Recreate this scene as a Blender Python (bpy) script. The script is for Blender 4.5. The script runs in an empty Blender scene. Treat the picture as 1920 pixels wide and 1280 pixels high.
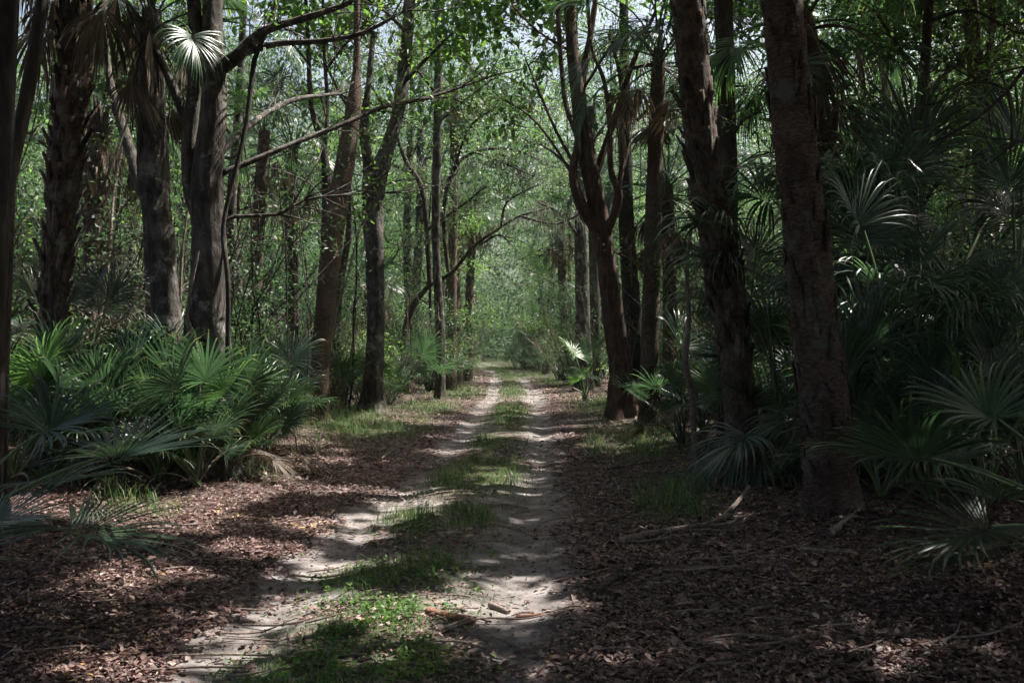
import bpy, math, random
import numpy as np
from mathutils import Vector, Matrix
random.seed(7); rng = np.random.default_rng(7)
SC = bpy.context.scene; COL = SC.collection
R = math.radians
# ---------------------------------------------------------------- camera, sky, sun, exposure
FPX = 1867.0; HZ = 655.0; CAMH = 1.6
cam = bpy.data.objects.new('camera', bpy.data.cameras.new('camera')); COL.objects.link(cam)
cam.location = (0, 0, CAMH); cam.rotation_euler = (R(90), 0, 0)
cam.data.lens = 35.0; cam.data.sensor_width = 36.0; cam.data.shift_y = (HZ-640)/1920.0
cam.data.clip_start = 0.1; cam.data.clip_end = 2000
SC.camera = cam
EL, AZ = R(60), R(62)
SUN = np.array([math.sin(AZ)*math.cos(EL), math.cos(AZ)*math.cos(EL), math.sin(EL)])
w = bpy.data.worlds.new('World'); SC.world = w; w.use_nodes = True
nt = w.node_tree; bg = nt.nodes['Background']
sky = nt.nodes.new('ShaderNodeTexSky'); sky.sky_type = 'NISHITA'; sky.sun_disc = False
sky.sun_elevation = EL; sky.sun_rotation = AZ; sky.air_density = 1.0; sky.dust_density = 7.0; sky.ozone_density = 0.6
nt.links.new(sky.outputs[0], bg.inputs[0]); bg.inputs[1].default_value = 0.08
sl = bpy.data.lights.new('sun', 'SUN'); sl.energy = 5.0; sl.angle = R(0.53); sl.color = (1.0, 0.95, 0.88)
so = bpy.data.objects.new('sun', sl); COL.objects.link(so)
so.rotation_euler = Vector(SUN).to_track_quat('Z', 'Y').to_euler()
SC.view_settings.view_transform = 'Standard'; SC.view_settings.look = 'None'
SC.view_settings.gamma = 1.0; SC.view_settings.exposure = 1.75
cy = SC.cycles
cy.use_adaptive_sampling = True; cy.adaptive_threshold = 0.03; cy.use_denoising = True
cy.max_bounces = 7; cy.diffuse_bounces = 4; cy.glossy_bounces = 2; cy.transmission_bounces = 4; cy.transparent_max_bounces = 4
cy.sample_clamp_indirect = 6.0; cy.caustics_reflective = False; cy.caustics_refractive = False
SC.render.use_persistent_data = False

# ---------------------------------------------------------------- noise and mesh helpers
def _h(ix, iy, iz, s):
    n = (ix.astype(np.int64)*374761393 + iy.astype(np.int64)*668265263 + iz.astype(np.int64)*2147483647 + s*1274126177) & 0xffffffff
    n = ((n ^ (n >> 13))*1274126177) & 0xffffffff
    n = ((n ^ (n >> 16))*2246822519) & 0xffffffff
    return ((n ^ (n >> 15)) & 0xffffff)/float(0xffffff)
def noise(x, y, z=0.0, s=0):
    x, y, z = np.broadcast_arrays(np.asarray(x, float), np.asarray(y, float), np.asarray(z, float))
    ix, iy, iz = np.floor(x), np.floor(y), np.floor(z)
    fx, fy, fz = x-ix, y-iy, z-iz
    fx, fy, fz = [f*f*(3-2*f) for f in (fx, fy, fz)]
    o = 0
    for a in (0, 1):
        for b in (0, 1):
            for c in (0, 1):
                o = o + _h(ix+a, iy+b, iz+c, s)*(fx if a else 1-fx)*(fy if b else 1-fy)*(fz if c else 1-fz)
    return o
def fbm(x, y, z=0.0, s=0, oc=3):
    t = 0; a = 0.5; k = 1.0; n = 0
    for i in range(oc):
        t = t + a*noise(np.asarray(x)*k, np.asarray(y)*k, np.asarray(z)*k, s+i); n += a; a *= .5; k *= 2.03
    return t/n
def sstep(a, b, x):
    t = np.clip((x-a)/(b-a), 0, 1); return t*t*(3-2*t)
def nrm(v):
    return v/np.maximum(np.linalg.norm(v, axis=-1, keepdims=True), 1e-9)

class G:                                     # collects faces, builds ONE mesh object
    def __init__(s): s.V = []; s.F = {}; s.r = []; s.n = 0
    def add(s, V, F, r=0.5):
        V = np.asarray(V, float).reshape(-1, 3); F = np.asarray(F, np.int64)
        s.V.append(V); s.F.setdefault(F.shape[1], []).append(F+s.n)
        s.r.append(np.broadcast_to(np.asarray(r, float), (len(V),))); s.n += len(V)
    def data(s, name, mats, smooth=True):
        me = bpy.data.meshes.new(name)
        V = np.concatenate(s.V) if s.V else np.zeros((0, 3))
        me.vertices.add(len(V)); me.vertices.foreach_set('co', V.astype(np.float32).ravel())
        loops = []; starts = []; tot = 0
        for k, fs in s.F.items():
            f = np.concatenate(fs); loops.append(f.ravel()); starts.append(tot+np.arange(len(f))*k); tot += f.size
        if tot:
            L = np.concatenate(loops); S = np.concatenate(starts)
            me.loops.add(len(L)); me.loops.foreach_set('vertex_index', L.astype(np.int32))
            me.polygons.add(len(S)); me.polygons.foreach_set('loop_start', S.astype(np.int32))
        me.update(calc_edges=True)
        if smooth and tot: me.polygons.foreach_set('use_smooth', np.ones(len(me.polygons), bool))
        at = me.attributes.new('r', 'FLOAT', 'POINT'); at.data.foreach_set('value', np.concatenate(s.r).astype(np.float32) if s.r else [])
        me.materials.append(mats); return me
    def build(s, name, mat, parent=None, smooth=True):
        return link(name, s.data(name, mat, smooth), parent)
def link(name, data, parent=None, loc=(0, 0, 0)):
    o = bpy.data.objects.new(name, data); COL.objects.link(o); o.location = loc
    if parent is not None: o.parent = parent
    return o
def tag(o, label=None, cat=None, group=None, kind=None):
    if label: o['label'] = label
    if cat: o['category'] = cat
    if group: o['group'] = group
    if kind: o['kind'] = kind
    return o
def thing(name, label, cat, loc=(0, 0, 0), group=None):
    return tag(link(name, None, None, loc), label, cat, group)
def W(px, py, d):                            # photograph pixel + distance -> point in the place
    return np.array([(px-960)/FPX*d, d, CAMH-(py-HZ)/FPX*d])

def frames(P):
    T = nrm(np.gradient(P, axis=0)); ref = np.array([1.0, 0, 0]) if abs(T[0][0]) < .8 else np.array([0, 1.0, 0])
    A = np.zeros_like(P); a = ref
    for i, t in enumerate(T):
        a = a-t*np.dot(a, t); a = a/max(np.linalg.norm(a), 1e-6); A[i] = a
    return T, A, np.cross(T, A)
def tube(g, P, rad, k=6, r=0.5, amp=0.0, fr=4.0, fz=1.5, seed=0, cap=True, flute=0.0):
    P = np.asarray(P, float); rad = np.broadcast_to(np.asarray(rad, float), (len(P),)); n = len(P)
    T, A, B = frames(P); th = np.linspace(0, 2*np.pi, k, endpoint=False)
    c, s_ = np.cos(th), np.sin(th)
    D = A[:, None, :]*c[None, :, None]+B[:, None, :]*s_[None, :, None]
    rr = rad[:, None]*np.ones((1, k))
    if amp:
        L = np.concatenate([[0], np.cumsum(np.linalg.norm(np.diff(P, axis=0), axis=1))])
        X = c[None]*fr*.35+seed*3.1; Y = s_[None]*fr*.35+seed*1.7; Z = (L*fz)[:, None]
        rr = rr*(1+amp*2*(fbm(X, Y, Z, seed, 3)-.5)+amp*.7*(noise(X*3.3, Y*3.3, Z*.8, seed+9)-.5))
    if flute:
        L = np.linspace(0, 1, n)[:, None]; rr = rr*(1+flute*np.maximum(0, 1-L*4)*np.cos(th[None]*5+seed)*.5)
    V = (P[:, None, :]+D*rr[:, :, None]).reshape(-1, 3)
    i = np.arange(n-1)[:, None]*k; j = np.arange(k)[None]; j2 = (j+1) % k
    F = np.stack([i+j, i+j2, i+k+j2, i+k+j], -1).reshape(-1, 4)
    g.add(V, F, r)
    if cap:
        g.add(V[-k:], np.arange(k)[None], r); g.add(V[:k][::-1], np.arange(k)[None], r)
def smooth(P, rad, step=0.15):
    P = np.asarray(P, float); rad = np.asarray(rad, float)
    Q = np.vstack([2*P[0]-P[1], P, 2*P[-1]-P[-2]]); q = np.concatenate([[rad[0]], rad, [rad[-1]]])
    o = []; ro = []
    for i in range(1, len(Q)-2):
        m = max(2, int(np.linalg.norm(Q[i+1]-Q[i])/step)); t = np.linspace(0, 1, m, endpoint=False)[:, None]
        p0, p1, p2, p3 = Q[i-1], Q[i], Q[i+1], Q[i+2]
        o.append(.5*((2*p1)+(-p0+p2)*t+(2*p0-5*p1+4*p2-p3)*t*t+(-p0+3*p1-3*p2+p3)*t**3))
        ro.append((q[i]*(1-t)+q[i+1]*t).ravel())
    o.append(Q[-2][None]); ro.append([q[-2]])
    return np.vstack(o), np.concatenate(ro)
def leaves(g, P, size, asp=.45, up=.5, hexa=False, r=None, dirs=None, dj=1.0):
    P = np.asarray(P, float).reshape(-1, 3); n = len(P)
    if n == 0: return
    size = np.broadcast_to(np.asarray(size, float), (n,))*rng.uniform(.7, 1.3, n)
    d = rng.normal(size=(n, 3))*dj; d[:, 2] -= .25
    if dirs is not None: d = d*.6+dirs
    d = nrm(d)
    N = rng.normal(size=(n, 3)); N[:, 2] += up*3; s = nrm(np.cross(d, N)); N = np.cross(s, d)
    L = size[:, None]; wd = L*asp
    rr = np.clip(rng.uniform(0, 1, n)*.5+2.4*(fbm(P[:, 0]*.8, P[:, 1]*.8, P[:, 2]*.8, 15, 2)-.5)+.22, 0, 1) if r is None else r
    if hexa:
        st = [P, P+d*L*.33+s*wd*.5, P+d*L*.7+s*wd*.38-N*L*.05, P+d*L-N*L*.12, P+d*L*.7-s*wd*.38-N*L*.05, P+d*L*.33-s*wd*.5]
    else:
        st = [P, P+d*L*.45+s*wd*.5+N*wd*.1, P+d*L-N*L*.1, P+d*L*.45-s*wd*.5+N*wd*.1]
    k = len(st); V = np.stack(st, 1).reshape(-1, 3)
    g.add(V, np.arange(n*k).reshape(n, k), np.repeat(rr, k))

# ---------------------------------------------------------------- materials
def mat(name): m = bpy.data.materials.new(name); m.use_nodes = True; return m, m.node_tree, m.node_tree.nodes['Principled BSDF']
def ramp(t, cols):
    n = t.nodes.new('ShaderNodeValToRGB'); e = n.color_ramp.elements
    while len(e) < len(cols): e.new(.5)
    for i, (p, c) in enumerate(cols): e[i].position = p; e[i].color = (*c, 1)
    return n
def attr(t, n='r'): a = t.nodes.new('ShaderNodeAttribute'); a.attribute_name = n; return a
def ntex(t, scale, det=4, rough=.6, vec=None, obj=True):
    n = t.nodes.new('ShaderNodeTexNoise'); n.inputs['Scale'].default_value = scale; n.inputs['Detail'].default_value = det; n.inputs['Roughness'].default_value = rough
    if vec is not None: t.links.new(vec, n.inputs['Vector'])
    return n
def leafmat(name, cols, tr=.4, rough=.5, spec=.4, tcol=1.5, yel=(1.02, 1.15, .74)):
    m, t, b = mat(name); L = t.links; rp = ramp(t, cols); L.new(attr(t).outputs['Fac'], rp.inputs[0])
    oi = t.nodes.new('ShaderNodeObjectInfo')
    hs = t.nodes.new('ShaderNodeHueSaturation'); L.new(rp.outputs[0], hs.inputs['Color'])
    mr = t.nodes.new('ShaderNodeMapRange'); L.new(oi.outputs['Random'], mr.inputs[0]); mr.inputs[3].default_value = .75; mr.inputs[4].default_value = 1.25
    L.new(mr.outputs[0], hs.inputs['Value'])
    L.new(hs.outputs[0], b.inputs['Base Color']); b.inputs['Roughness'].default_value = rough; b.inputs['Specular IOR Level'].default_value = spec
    ts = t.nodes.new('ShaderNodeBsdfTranslucent'); mx = t.nodes.new('ShaderNodeMixShader'); mx.inputs[0].default_value = tr
    mu = t.nodes.new('ShaderNodeMix'); mu.data_type = 'RGBA'; mu.blend_type = 'MULTIPLY'; mu.inputs[0].default_value = 1
    L.new(hs.outputs[0], mu.inputs[6]); mu.inputs[7].default_value = tuple(tcol*c for c in yel)+(1,)
    L.new(mu.outputs[2], ts.inputs[0]); L.new(b.outputs[0], mx.inputs[1]); L.new(ts.outputs[0], mx.inputs[2])
    L.new(mx.outputs[0], t.nodes['Material Output'].inputs['Surface']); return m
def barkmat(name, cols, scale=6, zs=.25, bump=.6, rough=.9, rings=0, lichen=None):
    m, t, b = mat(name); L = t.links
    tc = t.nodes.new('ShaderNodeTexCoord'); mp = t.nodes.new('ShaderNodeMapping'); L.new(tc.outputs['Object'], mp.inputs[0])
    mp.inputs['Scale'].default_value = (1, 1, zs)
    n1 = ntex(t, scale*3, 6, .65, mp.outputs[0]); n2 = ntex(t, scale*.5, 4, .6, tc.outputs['Object'])
    ad = t.nodes.new('ShaderNodeMath'); ad.operation = 'MULTIPLY_ADD'; L.new(n1.outputs[0], ad.inputs[0]); ad.inputs[1].default_value = .6
    m2 = t.nodes.new('ShaderNodeMath'); m2.operation = 'MULTIPLY'; L.new(n2.outputs[0], m2.inputs[0]); m2.inputs[1].default_value = .4
    L.new(m2.outputs[0], ad.inputs[2]); fac = ad.outputs[0]; hgt = n1.outputs[0]
    if rings:
        wv = t.nodes.new('ShaderNodeTexWave'); wv.bands_direction = 'Z'; wv.inputs['Scale'].default_value = rings; wv.inputs['Distortion'].default_value = 9
        wv.inputs['Detail'].default_value = 3; wv.inputs['Detail Scale'].default_value = .8
        L.new(tc.outputs['Object'], wv.inputs[0])
        a2 = t.nodes.new('ShaderNodeMath'); a2.operation = 'MULTIPLY_ADD'; L.new(wv.outputs['Fac'], a2.inputs[0]); a2.inputs[1].default_value = .08; L.new(fac, a2.inputs[2])
        a3 = t.nodes.new('ShaderNodeMath'); a3.operation = 'SUBTRACT'; L.new(a2.outputs[0], a3.inputs[0]); a3.inputs[1].default_value = .04
        fac = a3.outputs[0]
        a4 = t.nodes.new('ShaderNodeMath'); a4.operation = 'ADD'; L.new(wv.outputs['Fac'], a4.inputs[0]); L.new(n1.outputs[0], a4.inputs[1]); hgt = a4.outputs[0]
    rp = ramp(t, cols); L.new(fac, rp.inputs[0]); out = rp.outputs[0]
    if lichen:
        n3 = ntex(t, 3.2, 6, .75, tc.outputs['Object']); r3 = ramp(t, [(.55, (0, 0, 0)), (.62, (1, 1, 1))]); L.new(n3.outputs[0], r3.inputs[0])
        mx = t.nodes.new('ShaderNodeMix'); mx.data_type = 'RGBA'; L.new(r3.outputs[0], mx.inputs[0]); L.new(out, mx.inputs[6]); mx.inputs[7].default_value = (*lichen, 1); out = mx.outputs[2]
    av = t.nodes.new('ShaderNodeMapRange'); L.new(attr(t).outputs['Fac'], av.inputs[0]); av.inputs[3].default_value = .45; av.inputs[4].default_value = 1.55
    hv = t.nodes.new('ShaderNodeHueSaturation'); L.new(out, hv.inputs['Color']); L.new(av.outputs[0], hv.inputs['Value']); out = hv.outputs[0]
    L.new(out, b.inputs['Base Color']); b.inputs['Roughness'].default_value = rough; b.inputs['Specular IOR Level'].default_value = .2
    bp = t.nodes.new('ShaderNodeBump'); bp.inputs['Strength'].default_value = min(1, bump*1.2); bp.inputs['Distance'].default_value = .05
    L.new(hgt, bp.inputs['Height']); L.new(bp.outputs[0], b.inputs['Normal']); return m
M = {}
M['broad'] = leafmat('broad_leaf', [(0, (.020, .044, .024)), (.55, (.048, .090, .042)), (.9, (.085, .145, .060)), (1, (.16, .20, .11))], .45)
M['bright'] = leafmat('young_leaf', [(0, (.055, .105, .030)), (.6, (.090, .165, .042)), (1, (.15, .23, .06))], .5)
M['dull'] = leafmat('oak_leaf', [(0, (.030, .050, .024)), (.6, (.06, .09, .04)), (1, (.12, .14, .08))], .35)
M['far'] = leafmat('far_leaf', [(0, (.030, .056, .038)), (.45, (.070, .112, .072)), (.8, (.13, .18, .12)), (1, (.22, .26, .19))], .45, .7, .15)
M['frond'] = leafmat('palm_leaf', [(0, (.018, .038, .023)), (.6, (.036, .068, .040)), (.93, (.065, .11, .055)), (1, (.16, .15, .07))], .32, .36, .62)
M['frondy'] = leafmat('palm_leaf_fresh', [(0, (.05, .105, .035)), (1, (.095, .17, .055))], .42, .38, .5)
M['deadf'] = leafmat('dry_palm_leaf', [(0, (.055, .042, .032)), (.6, (.105, .082, .062)), (1, (.20, .165, .13))], .2, .7, .2, 1.0, (1, .9, .75))
M['grass'] = leafmat('grass_blade', [(0, (.034, .070, .026)), (.65, (.070, .125, .045)), (.85, (.13, .15, .08)), (1, (.26, .23, .16))], .4, .5, .3)
M['litter'] = leafmat('dry_leaf', [(0, (.028, .014, .012)), (.45, (.098, .050, .042)), (.78, (.185, .108, .092)), (.965, (.34, .25, .215)), (1, (.36, .22, .08))], .12, .55, .45, 1.0, (1, .8, .7))
M['moss'] = leafmat('hanging_moss', [(0, (.10, .12, .09)), (1, (.20, .22, .17))], .3, .9, .1, 1, (1, 1, .9))
M['grey'] = barkmat('grey_bark', [(.36, (.012, .010, .009)), (.5, (.058, .050, .044)), (.64, (.14, .126, .112))], 4, .35, .9, lichen=(.20, .195, .175))
M['dark'] = barkmat('dark_bark', [(.32, (.016, .013, .011)), (.52, (.05, .042, .036)), (.72, (.11, .095, .08))], 7, .2, .8)
M['red'] = barkmat('red_brown_bark', [(.3, (.022, .013, .010)), (.5, (.075, .047, .037)), (.7, (.17, .115, .093))], 7, .15, .9)
M['palmbark'] = barkmat('palm_bark', [(.34, (.022, .015, .011)), (.5, (.085, .058, .045)), (.66, (.19, .145, .118))], 7, 2.6, .9, lichen=(.13, .13, .105))
M['ring'] = barkmat('ringed_bark', [(.3, (.024, .016, .012)), (.5, (.078, .053, .040)), (.7, (.16, .118, .092))], 7, 2.2, .6)
M['boot'] = barkmat('palm_boot', [(.34, (.022, .014, .010)), (.5, (.076, .054, .043)), (.68, (.17, .132, .11))], 9, .5, .7, lichen=(.12, .115, .09))
M['stick'] = barkmat('weathered_wood', [(.3, (.07, .050, .042)), (.5, (.17, .13, .11)), (.7, (.30, .25, .22))], 12, .6, .5)
M['redwood'] = barkmat('rotten_wood', [(.3, (.09, .040, .025)), (.5, (.22, .11, .07)), (.7, (.34, .20, .14))], 14, 1, .6)
M['petiole'] = leafmat('petiole', [(0, (.05, .09, .03)), (1, (.10, .14, .06))], .05, .45, .4)
M['deadpet'] = leafmat('dry_petiole', [(0, (.10, .07, .05)), (1, (.20, .15, .11))], .0, .8, .2)

# ---------------------------------------------------------------- the track: centre line, relief, covers
_ty = np.array([-30, 0, 5, 7.6, 10.9, 18.1, 35, 66, 90, 107, 125, 160]); _tx = np.array([-.9, -.8, -.72, -.65, -.5, -.15, .10, -.35, -1.8, -4.0, -9, -24])
def cx(y): return np.interp(y, _ty, _tx)
MND = [(1562, 8.75), (1396, 12.9), (1168, 22), (697, 23.6), (598, 20.4), (392, 12), (825, 30.5), (1094, 37), (1188, 25.5), (92, 12), (0, 8.4)]      # litter heaped at the feet of the trees
def hgt(x, y, fine=True):
    x = np.asarray(x, float); y = np.asarray(y, float); u = x-cx(y); a = np.abs(u)
    z = -.05*np.exp(-((a-.74)/.26)**2) + .025*np.exp(-(u/.4)**2)
    z = z+.16*sstep(1.5, 5, a)*(.4+fbm(x*.35, y*.35, 0, 3)) + .10*(fbm(x*.22, y*.22, 0, 5)-.5)*sstep(.6, 3, a)
    z = z+.03*(fbm(x*1.6, y*1.6, 0, 8)-.5)*(.1+.9*sstep(1, 2.5, a))
    for (p_, q_) in MND: z = z+.09*np.exp(-((x-(p_-960)/FPX*q_)**2+(y-q_)**2)/.35)
    z = z+.35*sstep(85, 125, y)
    if fine: z = z+(.003+.017*sstep(1, 2, a))*(fbm(x*6, y*6, 0, 12)-.5)
    return z
def sandmask(x, y):
    u = x-cx(y); n = fbm(x*1.3, y*.9, 0, 21)
    rl = np.exp(-((u+.78)/(.30+.05*n))**2)*(.95); rr = np.exp(-((u-.74)/(.36))**2)*1.1
    m = np.maximum(rl, rr)+.40*np.exp(-(u/1.0)**4)
    m = m*(.18+1.1*n)+.42*(fbm(x*5, y*5, 0, 25)-.5)+.12*(fbm(x*1.2, y*6, 0, 26)-.5)
    brk = fbm(x*.6+4, y*.35, 0, 30)
    m = m-1.6*np.clip(.52-brk, 0, 1)*sstep(9, 14, y)-.12*sstep(9, 14, y)
    m = m-.55*np.exp(-((x+.1)/1.3)**2)*sstep(5.6, 5.0, y)*(x > -.6)
    return np.clip(m, 0, 1)
def greenmask(x, y):
    u = x-cx(y); n = fbm(x*1.1+9, y*.5, 0, 41)
    c = np.exp(-((u+.05)/.34)**2)*sstep(.40, .58, fbm(x*.5, y*.42+3.3, 0, 44))*1.2
    def blob(px, py, rx, ry): 
        y0 = CAMH*FPX/(py-HZ); X = 960+FPX*x/np.maximum(y, .5); Y = HZ+CAMH*FPX/np.maximum(y, .5)
        return np.exp(-(((X-px)/rx)**2+((Y-py)/ry)**2)**1.5)
    c = c*(y > 17)*.6
    for b in [(560, 1270, 130, 50), (690, 1190, 130, 55), (740, 1240, 130, 50), (770, 1150, 70, 26), (700, 1085, 90, 22), (800, 1080, 60, 16), (780, 975, 70, 22), (870, 975, 60, 16),
              (880, 905, 75, 26), (920, 880, 60, 18), (920, 832, 40, 12), (960, 770, 30, 10), (960, 735, 22, 8), (940, 690, 30, 4)]: c = np.maximum(c, blob(*b)*1.15)
    sd = 0
    for b in [(690, 805, 95, 16), (1190, 842, 80, 22), (640, 790, 40, 12), (1280, 950, 90, 40), (440, 900, 90, 12), (250, 960, 80, 20), (850, 735, 60, 12), (800, 765, 60, 10), (1130, 760, 50, 12), (980, 703, 50, 5), (1040, 715, 40, 6), (900, 684, 50, 3)]: sd = np.maximum(sd, blob(*b))
    far = sstep(45, 60, y)*sstep(2.2, 3.2, np.abs(u))*.9+sstep(40, 60, y)*np.exp(-(u/.4)**2)*.8
    base = .16*np.exp(-(u/.55)**4)*(y > 6)+.13*sstep(1.3, 1.8, np.abs(u))*sstep(4.5, 3, np.abs(u))*sstep(12, 18, y)
    return np.clip(np.maximum(np.maximum(c, sd*.9), far)*(.45+1.0*n)+base, 0, 1)

gm, t, b = mat('forest_floor'); L = t.links
tc = t.nodes.new('ShaderNodeTexCoord')
n1 = ntex(t, 9, 8, .7, tc.outputs['Object']); soil = ramp(t, [(.3, (.022, .016, .014)), (.5, (.060, .043, .037)), (.68, (.13, .095, .082))]); L.new(n1.outputs[0], soil.inputs[0])
n2 = ntex(t, 3.0, 8, .7, tc.outputs['Object']); sand = ramp(t, [(.3, (.060, .052, .050)), (.5, (.145, .128, .122)), (.7, (.28, .254, .246))]); L.new(n2.outputs[0], sand.inputs[0])
n2b = ntex(t, 60, 4, .7, tc.outputs['Object']); sp = ramp(t, [(.30, (.35, .3, .28)), (.42, (1, 1, 1))]); L.new(n2b.outputs[0], sp.inputs[0])
ms = t.nodes.new('ShaderNodeMix'); ms.data_type = 'RGBA'; ms.blend_type = 'MULTIPLY'; ms.inputs[0].default_value = .8; L.new(sand.outputs[0], ms.inputs[6]); L.new(sp.outputs[0], ms.inputs[7])
asn = attr(t, 'sand'); n3 = ntex(t, 22, 6, .7, tc.outputs['Object'])
sm = t.nodes.new('ShaderNodeMath'); sm.operation = 'MULTIPLY_ADD'; L.new(n3.outputs[0], sm.inputs[0]); sm.inputs[1].default_value = .6; L.new(asn.outputs['Fac'], sm.inputs[2])
sr = ramp(t, [(.50, (0, 0, 0)), (.78, (1, 1, 1))]); L.new(sm.outputs[0], sr.inputs[0])
mx = t.nodes.new('ShaderNodeMix'); mx.data_type = 'RGBA'; L.new(sr.outputs[0], mx.inputs[0]); L.new(soil.outputs[0], mx.inputs[6]); L.new(ms.outputs[2], mx.inputs[7])
mg = t.nodes.new('ShaderNodeMix'); mg.data_type = 'RGBA'; ag = attr(t, 'green'); gr = t.nodes.new('ShaderNodeMath'); gr.operation = 'MULTIPLY'; L.new(ag.outputs['Fac'], gr.inputs[0]); gr.inputs[1].default_value = .7
L.new(gr.outputs[0], mg.inputs[0]); L.new(mx.outputs[2], mg.inputs[6]); mg.inputs[7].default_value = (.055, .085, .03, 1)
L.new(mg.outputs[2], b.inputs['Base Color']); b.inputs['Roughness'].default_value = .95; b.inputs['Specular IOR Level'].default_value = .15
bp = t.nodes.new('ShaderNodeBump'); bp.inputs['Strength'].default_value = .5; bp.inputs['Distance'].default_value = .03; L.new(n1.outputs[0], bp.inputs['Height']); L.new(bp.outputs[0], b.inputs['Normal'])
def axis(a, bmin, bmax, c, st, gr):
    o = list(np.arange(bmin, bmax, st)); s = st; x = o[-1]
    while x < c: s *= gr; x += s; o.append(x)
    s = st; x = o[0]; pre = []
    while x > a: s *= gr; x -= s; pre.append(x)
    return np.array(pre[::-1]+o)
gx = axis(-600, -7, 7, 600, .07, 1.06); gy = axis(-60, 3.5, 14, 900, .07, 1.018)
X, Y = np.meshgrid(gx, gy); n_, m_ = X.shape
g = G(); V = np.stack([X, Y, hgt(X, Y)], -1).reshape(-1, 3); i = np.arange(n_-1)[:, None]*m_; j = np.arange(m_-1)[None]
g.add(V, np.stack([i+j, i+j+1, i+m_+j+1, i+m_+j], -1).reshape(-1, 4))
gd = g.build('ground', gm); tag(gd, 'leaf-strewn forest floor crossed by the two sandy wheel ruts', kind='structure')
for nm, f in (('sand', sandmask), ('green', greenmask)):
    a = gd.data.attributes.new(nm, 'FLOAT', 'POINT'); a.data.foreach_set('value', f(V[:, 0], V[:, 1]).astype(np.float32))

# ---------------------------------------------------------------- gaps cut into the canopy to place the sun patches
PATCH = [(780, 935, 62, 11, 1), (650, 925, 100, 7, .9), (500, 918, 90, 8, .6), (720, 966, 60, 7, .7), (690, 1002, 55, 7, .9), (585, 984, 50, 7, .8), (530, 1035, 90, 12, .8), (640, 1056, 50, 9, .9),
         (585, 1078, 60, 8, .8), (580, 1125, 50, 12, .8), (1005, 817, 60, 6, 1), (890, 817, 60, 5, .9), (845, 847, 45, 6, .8), (1010, 867, 35, 5, .8), (965, 912, 50, 8, 1), (985, 1134, 75, 9, 1),
         (940, 1090, 60, 10, .7), (1000, 1045, 50, 22, .45), (820, 1145, 90, 12, .9), (850, 1075, 50, 7, .5), (650, 1165, 55, 12, .6), (800, 1215, 70, 14, .5), (760, 1165, 60, 10, .8), (470, 1032, 50, 10, .9), (281, 1072, 60, 8, .7),
         (253, 1100, 70, 7, .7), (112, 1142, 70, 7, .7), (34, 1156, 60, 7, .6), (506, 1145, 60, 10, .7), (416, 1195, 90, 14, .7), (197, 1250, 60, 7, .6), (264, 1263, 60, 9, .8), (600, 864, 70, 5, .6), (700, 868, 70, 4, .5),
         (1411, 980, 36, 6, .9), (1655, 1253, 26, 3, .5), (1278, 1213, 8, 3, .3), (900, 890, 55, 10, .8), (690, 803, 60, 6, .7), (1185, 840, 70, 9, .7), (1110, 800, 60, 4, .6),
         (1035, 1240, 30, 3, .3), (420, 840, 60, 14, .8), (340, 700, 40, 20, .4), (560, 1262, 80, 8, .4)]
WP = [(1.0, 21.2, .6), (-5.5, 22.7, .5), (-5.0, 11.6, .5), (-4.2, 13.5, .5), (-6.0, 16.5, .8)]
def litf(x, y):                              # share of leaves left out so sun lands on this ground, 0..1
    yy = np.maximum(y, .5); PX = 960+FPX*x/yy; PY = HZ+CAMH*FPX/yy
    m = np.zeros_like(x)
    wob = (fbm(x*2.2, y*1.6, 0, 61)-.5)
    for (a, c, rx, ry, s) in PATCH:
        d_ = CAMH*FPX/(c-HZ); q = ((PX-a)/(rx*1.1+.14*FPX/d_))**2+((PY-c)/(ry*1.1+.15*CAMH*FPX/d_**2))**2+wob*2.2; m = np.maximum(m, min(1, s+.25)*sstep(1.2, .85, q))
    for (a, c, r_) in WP: m = np.maximum(m, sstep(1.2, .7, ((x-a)**2+(y-c)**2)/r_**2))
    f = fbm(x*1.1, y*1.1, 0, 63)+.9*(fbm(x*.3, y*.3, 0, 66)-.5)
    def reg(w, th, soft=.05): return w*sstep(th-soft, th+soft, f)
    m = np.maximum(m, reg(((x < -2.6) & (y > 8.5) & (y < 20))*1.0, .36))
    m = np.maximum(m, reg(sstep(-6.0, -7.5, x)*sstep(13, 17, y), .43))
    m = np.maximum(m, reg(sstep(16, 22, y)*(np.abs(x-cx(y)) < 3.5), .46))
    m = np.maximum(m, reg(((x > 3.2) & (y < 22))*1.0, .67))
    m = np.maximum(m, reg(sstep(5, 8, x)*sstep(18, 24, y), .45))
    m = np.maximum(m, reg(sstep(26, 36, y)*1.0, .42)); m = np.maximum(m, .97*sstep(58, 74, y))
    
    return m
def keep(P, lo=0.0, m=0.0):
    g2 = P[:, :2]-SUN[:2]/SUN[2]*P[:, 2:3]; l = litf(g2[:, 0], g2[:, 1])
    if m:
        for a, b_ in ((m, 0), (-m, 0), (0, m), (0, -m)): l = np.maximum(l, litf(g2[:, 0]+a, g2[:, 1]+b_)*.97)
    return rng.uniform(lo, 1, len(P)) > l

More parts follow.
